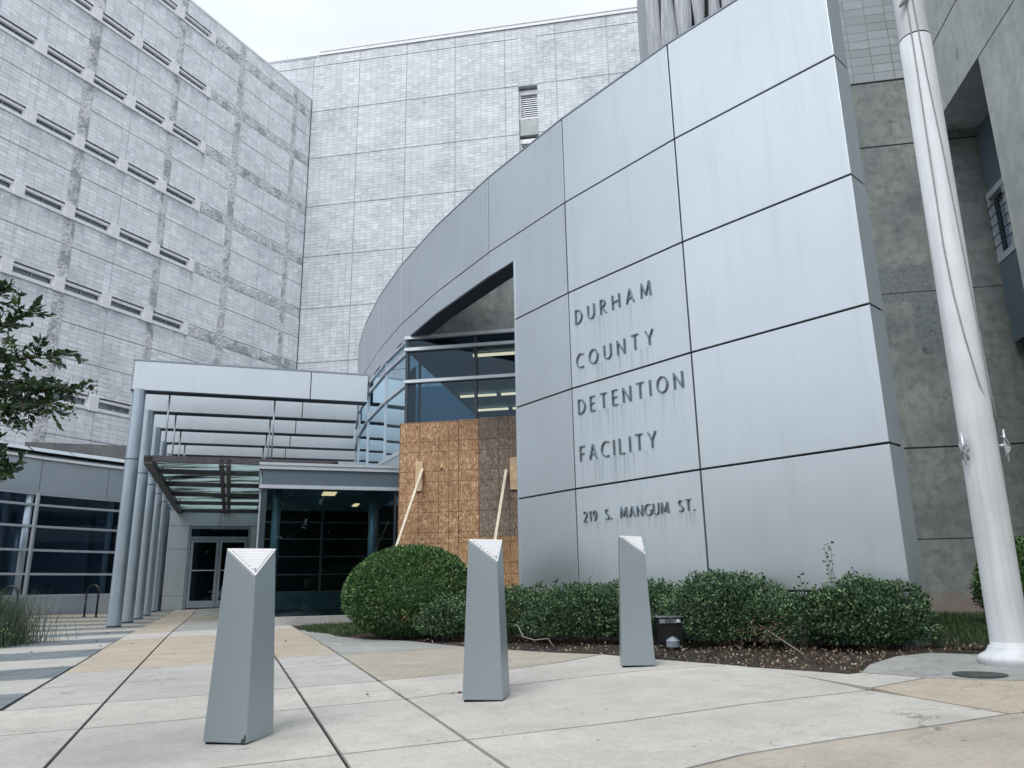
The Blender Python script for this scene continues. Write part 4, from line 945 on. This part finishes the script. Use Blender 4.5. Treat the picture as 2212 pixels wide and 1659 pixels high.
# flood light facing the wall
fl=thing('floodlight','black box floodlight with a silver finned strip, in front of the hedge','floodlight',(1.56,8.15,-.64))
k=MB(); k.box((1.43,8.12),(1,0),.25,.20,-.585,-.335); k.build('housing','black_paint',fl,bevel=.006)
k=MB(); k.box((1.42,8.10),(1,0),.27,.24,-.335,-.325); k.build('visor','frame_mid',fl)
k=MB(); k.box((1.445,8.105),(1,0),.215,.014,-.39,-.35); pl_=k.build('face_strip','frame_mid',fl)
k=MB(); 
for i in range(7): k.box((1.502+i*.0135,8.102),(1,0),.006,.003,-.388,-.352)
k.build('fin_slots','joint_black',pl_)
k=MB(); k.tube([(1.632,8.104,-.37),(1.632,8.098,-.37)],.014,14); k.build('sensor','white_lens',fl); k=MB(); k.tube([(1.56,8.2,-.68),(1.56,8.2,-.58)],.02,8); k.build('stem','black_paint',fl)
pl=thing('path_light','small dome-capped pale path light in the mulch below the floodlight','path light',(1.55,8.02,-.66))
zc=gz(1.55,8.02); k=MB(); seg=18
prof=[(.062,zc+.03),(.068,zc+.035),(.066,zc+.085),(.070,zc+.09),(.045,zc+.115),(.012,zc+.132),(.002,zc+.134)]
k.add([(1.55+r*cos(2*pi*i/seg),8.02+r*sin(2*pi*i/seg),z) for r,z in prof for i in range(seg)],[(j*seg+i,j*seg+(i+1)%seg,(j+1)*seg+(i+1)%seg,(j+1)*seg+i) for j in range(len(prof)-1) for i in range(seg)])
k.build('cap','frame_mid',pl,smooth=False); k=MB(); k.tube([(1.55,8.02,zc-.04),(1.55,8.02,zc+.05)],.012,8); k.build('stake','frame_mid',pl)

# ---------------------------------------------------------------- plants
def leaves(P, N, L, wd, up=.3, jit=.9, fold=.25):
    """P points, N outward normals; returns mesh arrays for folded leaves"""
    n=len(P); d=N*1.0+rng.normal(0,jit,(n,3)); d[:,2]+=up; d/=np.linalg.norm(d,axis=1)[:,None]
    s=np.cross(d,rng.normal(0,1,(n,3))); s/=np.linalg.norm(s,axis=1)[:,None]; nn=np.cross(s,d)
    l=(L*rng.uniform(.7,1.25,n))[:,None]; w_=(wd*rng.uniform(.8,1.2,n))[:,None]
    b=P; tip=P+d*l; m=P+d*l*.5; a=m+s*w_/2+nn*w_*fold; c=m-s*w_/2+nn*w_*fold
    V=np.stack([b,a,tip,c],1).reshape(-1,3); i=np.arange(n)*4
    F=np.concatenate([np.stack([i,i+1,i+2],1),np.stack([i,i+2,i+3],1)]); return V,F
def mesh_np(name,V,F,mat,parent=None):
    k=MB(); k.v=[tuple(v) for v in V]; k.f=[tuple(int(q) for q in f) for f in F]; k.mi=[0]*len(k.f); k.mats=[mat]; return k.build(name,mat,parent)
def lump(p): return .5+.5*np.array([mnoise.noise(Vector(q)) for q in p])
def shrub(name,label,c,r,h,n,mat,L,wd,zb=None,amp=.12,freq=2.2,flat=1.,low=.02,stems=6,group=None,cat='shrub',up=.3,depth=.16,hole=0,jit=.9):
    """c plan centre, r=(rx,ry) radii (ry along view), h height"""
    zg=gz(*c) if zb is None else zb; root=thing(name,label,cat,(*c,zg),0,group)
    u=rng.normal(0,1,(n,3)); u/=np.linalg.norm(u,axis=1)[:,None]; u[:,2]=np.where(rng.random(n)<.42,-np.abs(u[:,2]),np.abs(u[:,2]))
    u/=np.linalg.norm(u,axis=1)[:,None]
    sd_=rng.uniform(0,50); k_=1+amp*2*(lump(u*freq+sd_)-.5)+amp*.8*2*(lump(u*freq*3+sd_)-.5)
    dd=1-depth*rng.random(n)**1.5
    zc=zg+h*.42; hz=h*.58; P=np.stack([c[0]+u[:,0]*r[0]*k_*dd,c[1]+u[:,1]*r[1]*k_*dd,zc+np.where(u[:,2]>0,np.sign(u[:,2])*np.abs(u[:,2])**flat*hz,u[:,2]*h*.42)*k_*dd],1)
    keep=P[:,2]>zg+low
    if hole: keep&=(lump(P*5+3)>hole)|(rng.random(n)<.15)
    P=P[keep]; N=u[keep]
    if hole:
        top=np.where(u[keep][:,2]>.25)[0]; pk=rng.choice(top,min(len(top),55),replace=False); ex_=[];en_=[]
        for i_ in pk:
            ln=rng.uniform(.04,.13); dr=N[i_]*.6+np.array([rng.normal(0,.25),rng.normal(0,.25),1.]); dr/=np.linalg.norm(dr)
            for j_ in range(9): ex_.append(P[i_]+dr*ln*j_/8+rng.normal(0,.006,3)); en_.append(np.array([cos(j_*2.4),sin(j_*2.4),.5]))
        P=np.concatenate([P,np.array(ex_)]); N=np.concatenate([N,np.array(en_)])
    V,F=leaves(P,N,L,wd,up,jit); mesh_np('foliage',V,F,mat,root)
    k=MB()
    for i in range(stems):
        a=rng.uniform(0,2*pi); e=rng.uniform(.3,.8); b0=Vector((c[0]+cos(a)*r[0]*.18,c[1]+sin(a)*r[1]*.18,zg-.02)); b1=Vector((c[0]+cos(a)*r[0]*e*.6,c[1]+sin(a)*r[1]*e*.6,zg+h*.35)); b2=Vector((c[0]+cos(a)*r[0]*e,c[1]+sin(a)*r[1]*e,zg+h*.7)); k.tube([b0,b1,b2],[.014,.010,.004],6)
    k.build('stem','stem_grey',root)
    if hole: return root
    ic=MB(); sg=14; vs=[];fs=[]
    for j in range(8):
        ph=-.6+(pi/2+.6)*j/7
        for i in range(sg):
            t=2*pi*i/sg; q_=.58+.08*mnoise.noise((cos(t)*2+sd_,sin(t)*2,ph*2)); vs.append((c[0]+cos(t)*cos(ph)*r[0]*q_,c[1]+sin(t)*cos(ph)*r[1]*q_,zc+(sin(ph)*hz*1.12 if ph>0 else sin(ph)*h*.4)*q_))
    for j in range(7):
        for i in range(sg): fs.append((j*sg+i,j*sg+(i+1)%sg,(j+1)*sg+(i+1)%sg,(j+1)*sg+i))
    ic.add(vs,fs); ic.build('inner_growth',mat,root)
    return root
shrub('round_shrub','big clipped round green shrub beside the vestibule and boarding',(-1.44,11.15),(.95,.86),1.20,27000,'leaf_round',.052,.024,amp=.05,freq=1.8,flat=1.0,up=.30,depth=.13,jit=.7)
HG='low hedge shrubs along the foot of the curved wall'
hs=[((-.86,10.35),(.40,.42),.52,3000,'small dark low shrub tucked against the right side of the round shrub'),
((.02,9.95),(.64,.55),.62,5200,'hedge shrub directly right of the middle bollard'),
((.78,9.30),(.62,.52),.63,5200,'hedge shrub just left of the farthest bollard'),
((1.45,8.98),(.58,.42),.64,4800,'hedge shrub behind the floodlight'),
((2.18,8.28),(.58,.50),.69,5200,'tallest hedge shrub, right of the floodlight below the address lettering'),
((2.66,7.75),(.38,.38),.48,2400,'thin sparse hedge shrub with bare twigs'),
((3.24,7.40),(.52,.42),.60,5200,'dark hedge shrub at the right end of the curved wall')]
for c,r,h,n,lb in hs: shrub('hedge_shrub',lb,c,(r[0]*1.08,r[1]),h,int(n*2.9),'leaf_hedge',.036,.021,amp=.24,freq=2.0,low=.07,stems=9,group=HG,depth=.55,hole=.42 if 'sparse' in lb else .28,flat=.8,up=.45)
shrub('leafy_shrub','bright green shrub behind the flagpole base against the concrete wall',(6.2,9.4),(.70,.65),1.02,11000,'leaf_round',.055,.026,amp=.14,freq=1.8,up=.3,depth=.2,low=.06)
def sprig(c,h,label,n=3):
    zg=gz(*c); r=thing('leafy_sprig',label,'plant',(*c,zg),0,'thin leafy shoots above the hedge')
    k=MB(); PV=[];FV=[];off=0
    for i in range(n):
        a=rng.uniform(0,2*pi); lean=rng.uniform(.02,.10); top=Vector((c[0]+cos(a)*lean+(i-n/2)*.05,c[1]+sin(a)*lean,zg+h*rng.uniform(.8,1))); b0=Vector((c[0],c[1],zg)); k.tube([b0,(b0+top)/2+Vector((.01,0,0)),top],[.005,.004,.002],5)
        P=[];N=[]
        for j in range(14):
            f_=.45+.55*j/13; q_=b0.lerp(top,f_); an=j*2.4; P.append(q_); N.append((cos(an),sin(an),.2))
        V,F=leaves(np.array(P),np.array(N)*2,.042,.026,.2,.1); PV.append(V); FV.append(F+off); off+=len(V)
    k.build('stem','stem_grey',r); mesh_np('foliage',np.concatenate(PV),np.concatenate(FV),'leaf_hedge',r)
sprig((3.0,7.55),.98,'pair of tall leafy shoots sticking up above the right hedge shrub',3); sprig((2.72,7.6),.82,'short leafy shoot at the gap in the hedge',2); sprig((2.5,7.9),.75,'single thin shoot before the bare wall panel',1)
# dead twig on the mulch
tw=thing('dead_branch','bare crooked branch lying under the thin hedge shrub','branch',(2.45,7.35,-.62)); k=MB(); k.tube([(2.28,7.4,gz(2.28,7.4)+.22),(2.40,7.3,gz(2.4,7.3)+.12),(2.52,7.2,gz(2.5,7.2)+.02)],[.004,.006,.008],6); k.tube([(2.40,7.3,gz(2.4,7.3)+.12),(2.30,7.2,gz(2.3,7.2)+.14)],[.006,.004],5); k.build('wood','stem_grey',tw)
V,F=leaves(rng.normal((2.26,7.38,gz(2.26,7.4)+.20),(.10,.08,.06),(160,3)),np.zeros((160,3)),.03,.016,0,1); mesh_np('dead_foliage',V,F,'dead_leaf',tw)
tw=thing('bare_root','pale crooked bare branch arching out under the hedge beside the middle bollard','branch',(.25,9.0,-.65)); k=MB(); z_=gz(.2,9.0); k.tube([(.02,9.2,z_+.22),(.08,9.1,z_+.10),(.2,8.98,z_+.07),(.35,8.9,z_+.09),(.42,8.85,z_-.01)],[.006,.009,.008,.007,.005],7); k.build('wood','stem_grey',tw,smooth=True)
# litter
def inpoly(P,poly):
    x,y=P[:,0],P[:,1]; r=np.zeros(len(P),bool); n=len(poly)
    for i in range(n):
        x0,y0=poly[i]; x1,y1=poly[(i+1)%n]; c=((y0>y)!=(y1>y))&(x<(x1-x0)*(y-y0)/((y1-y0) or 1e-9)+x0); r^=c
    return r
P=rng.uniform((-2.6,6),(4.2,12),(19000,2)); P=P[inpoly(P,bedpoly)]; wgt=np.exp(-((P[:,1]-6.6)/2.0)**2)*.9+.10; P=P[rng.random(len(P))<wgt]
P3=np.array([(x,y,gz(x,y)+rng.uniform(.0,.03)) for x,y in P]); N=np.zeros_like(P3); N[:,2]=-.15
V,F=leaves(P3,N,.032,.016,0,.6); tag(mesh_np('leaf_litter',V,F,'litter'),'brown leaf and bark litter scattered over the mulch bed','leaf litter',None,'stuff')
def blades(P,h,w_,lean,mat,name,parent=None):
    n=len(P); a=rng.uniform(0,2*pi,n); hh=h*rng.uniform(.5,1.15,n); le=lean*rng.uniform(.2,1.2,n); dx=np.cos(a);dy=np.sin(a); b=rng.uniform(0,2*pi,n); sx=np.cos(b)*w_/2; sy=np.sin(b)*w_/2
    z0=P[:,2]; V=np.stack([np.stack([P[:,0]-sx,P[:,1]-sy,z0],1),np.stack([P[:,0]+sx,P[:,1]+sy,z0],1),np.stack([P[:,0]+dx*le*.35+sx*.7,P[:,1]+dy*le*.35+sy*.7,z0+hh*.6],1),np.stack([P[:,0]+dx*le*.35-sx*.7,P[:,1]+dy*le*.35-sy*.7,z0+hh*.6],1),np.stack([P[:,0]+dx*le,P[:,1]+dy*le,z0+hh],1)],1).reshape(-1,3)
    i=np.arange(n)*5; k=MB(); k.v=[tuple(v) for v in V]; k.f=[tuple(int(q) for q in f) for f in np.stack([i,i+1,i+2,i+3],1)]+[tuple(int(q) for q in f) for f in np.stack([i+3,i+2,i+4],1)]; k.mi=[0]*len(k.f); k.mats=[mat]; return k.build(name,mat,parent)
P=rng.uniform((2.4,6.8),(9,14.5),(30000,2)); P=P[inpoly(P,lawnp)]; P3=np.array([(x,y,gz(x,y)-.01) for x,y in P]); tag(blades(P3,.11,.009,.05,'grass_blade','grass_patch'),'rough green grass between the curved wall end and the concrete wall','grass',None,'stuff')
P=rng.uniform((-3.9,11.5),(-1.9,14.6),(9000,2)); P=P[inpoly(P,[(-3.72,13.9),(-3.35,12.9),(-2.5,11.7),(-2.1,12.4),(-2.6,14.4)])]; P3=np.array([(x,y,gz(x,y)-.01) for x,y in P]); tag(blades(P3,.10,.012,.05,'grass_blade','weed_strip'),'strip of weeds and grass between pavement and round shrub','grass',None,'stuff')
# small weeds growing in the pavement joints
P=[]
for l,n in ((l1,260),(l2,160),(l3,420),(l0,160)):
    for _ in range(n):
        y=rng.uniform(6,15) if l is not l3 else rng.uniform(5.5,13.4); x,_y=l(y)
        if mnoise.noise((x*1.3,y*1.3,4))>-.05: P.append((x+rng.normal(0,.006),y,gz(x,y)-.01))
tag(blades(np.array(P),.022,.004,.015,'grass_blade','joint_moss'),'tiny weeds growing in the pavement joints','weeds',None,'stuff')
# ornamental grass clump at the left edge
gc=(-8.35,12.6); r=thing('grass_clump','tall wispy ornamental grass clump at the left edge before the bike rack','grass clump',(*gc,gz(*gc)))
P=rng.normal((gc[0]-.45,gc[1]+.3),(.40,.35),(5200,2)); P3=np.array([(x,y,gz(x,y)) for x,y in P]); blades(P3,.82,.009,.32,'tuft_blade','blade',r)
P=rng.normal((gc[0]-.15,gc[1]-.1,gz(*gc)+.16),(.30,.2,.11),(2600,3)); V,F=leaves(P,np.zeros_like(P),.05,.02,.3,1); mesh_np('broad_leaf',V,F,'leaf_round',r)
# litter specks on the paving
P=rng.uniform((-13,6),(2,26),(260,2)); P3=np.array([(x,y,gz(x,y)+.01) for x,y in P]); V,F=leaves(P3,np.zeros_like(P3)+(0,0,-.3),.05,.03,0,.4); tag(mesh_np('fallen_leaves',V,F,'litter'),'dry leaves and scraps scattered over the plaza','leaf litter',None,'stuff')

# ---------------------------------------------------------------- tree at the left edge
tr=thing('myrtle_tree','leafy dark green tree reaching in from the left edge before the cell block','tree',(-4.1,4.0,gz(-4.1,4.0)))
zt=gz(-4.1,4.0); k=MB(); k.tube([(-4.1,4.0,zt-.05),(-4.05,3.95,0),(-3.9,3.85,.9),(-3.8,3.8,1.8),(-3.85,3.8,2.8)],[.06,.05,.04,.03,.015],10); k.build('trunk','bark',tr,smooth=True)
br=[((-3.95,3.87,.6),(-3.1,3.7,1.0),(-2.62,3.6,1.20),(-2.38,3.6,1.36)),((-3.9,3.85,.7),(-3.0,3.65,.86),(-2.55,3.6,.98),(-2.12,3.6,.96)),((-3.93,3.86,.5),(-3.0,3.6,.78),(-2.6,3.55,.86),(-2.20,3.58,.88)),((-3.95,3.87,.3),(-3.05,3.6,.72),(-2.62,3.6,.76),(-2.36,3.6,.55)),((-3.9,3.85,.8),(-3.1,3.7,1.15),(-2.6,3.65,1.08),(-2.20,3.62,1.16)),((-3.9,3.85,.9),(-3.2,3.7,1.4),(-2.75,3.6,1.42),(-2.55,3.6,1.47)),((-3.85,3.8,1.6),(-3.4,3.7,1.8),(-3.1,3.6,2.1),(-2.9,3.6,2.3)),((-3.9,3.85,.8),(-3.1,3.75,.95),(-2.7,3.7,1.05),(-2.28,3.68,1.02)),((-3.9,3.85,.5),(-3.1,3.7,.62),(-2.8,3.65,.60),(-2.50,3.62,.72)),((-3.9,3.85,.7),(-3.2,3.8,.9),(-2.75,3.75,.95),(-2.42,3.75,.88)),((-3.9,3.85,.7),(-3.2,3.5,1.0),(-2.75,3.45,1.12),(-2.40,3.45,1.10)),((-3.9,3.85,.4),(-3.1,3.7,.55),(-2.75,3.6,.58),(-2.42,3.55,.58))]
PP=[];NN=[]; k=MB(); rnd=random.Random(5)
def bez(a,b,c,d,t): return a*(1-t)**3+3*b*t*(1-t)**2+3*c*t*t*(1-t)+d*t**3
fruit=MB()
def shoot(p,d,L):
    d=d.normalized(); n=int(L/.0105)+2; e=p+d*L+Vector((0,0,-.02)); k.tube([p,p.lerp(e,.5)+Vector((0,0,.01)),e],[.003,.0025,.0012],5)
    for i in range(n):
        q_=p.lerp(e,(i+.5)/n); side_=Vector((0,0,1)).cross(d); sg=1 if i%2 else -1
        nn=(side_*sg*1.0+d*.7+Vector((rnd.uniform(-.3,.3),rnd.uniform(-.3,.3),rnd.uniform(-.3,.35)))); PP.append(tuple(q_)); NN.append(tuple(nn))
    if rnd.random()<.3:
        for _ in range(7):
            c=e+Vector((rnd.uniform(-.02,.02),rnd.uniform(-.02,.02),rnd.uniform(-.03,.005))); fruit.tube([c-Vector((0,0,.0035)),c+Vector((0,0,.0035))],.0035,6)
for bi,b4 in enumerate(br):
    a,b,c,d=[Vector(q_) for q_ in b4]; pts=[bez(a,b,c,d,t) for t in np.linspace(0,1,12)]; k.tube(pts,[.013*(1-i/14) for i in range(12)],7)
    for t in np.linspace(.42,1,19):
        q_=bez(a,b,c,d,t); tg_=(bez(a,b,c,d,min(1,t+.02))-bez(a,b,c,d,t-.02)).normalized()
        for _ in range(2):
            dd=tg_*rnd.uniform(.3,1)+Vector((rnd.uniform(-.5,.5),rnd.uniform(-.8,.8),rnd.uniform(-.6,.75))); shoot(q_,dd,rnd.uniform(.06,.15)*(1.0 if t<.9 else .8))
k.build('branch','bark',tr,smooth=True); fruit.build('seed_cluster','bark',tr)
V,F=leaves(np.array(PP),np.array(NN)*1.3,.044,.021,.05,.18,.15); mesh_np('crown',V,F,'leaf_tree',tr)

# ---------------------------------------------------------------- unseen trees added behind the viewer to darken reflections in glass and metal
PT=[];FT=[];o_=0
for c in ((-24,-13),(-16,-17),(-8.5,-14),(-1,-17.5),(7,-14.5),(15,-17),(23,-14),(-25,-5),(-29,3),(-22,-9),(-31,-1)):
    n=5200; u=rng.normal(0,1,(n,3)); u/=np.linalg.norm(u,axis=1)[:,None]; k_=.75+.5*lump(u*1.8+c[0]); rad=rng.uniform(.35,1,n)[:,None]**.6
    hgt=5.0 if c[0]>-21 else 3.0; P=np.array([c[0],c[1],gfar(*c)+hgt])+u*rad*k_[:,None]*np.array([4.4,3.8,hgt]); V,F=leaves(P,u,.62,.42,.1,1); PT.append(V); FT.append(F+o_); o_+=len(V)
tag(mesh_np('added_tree_mass',np.concatenate(PT),np.concatenate(FT),'leaf_tree'),'unseen dark leafy tree mass added behind the viewer to darken the glass reflections','trees',None,'stuff')
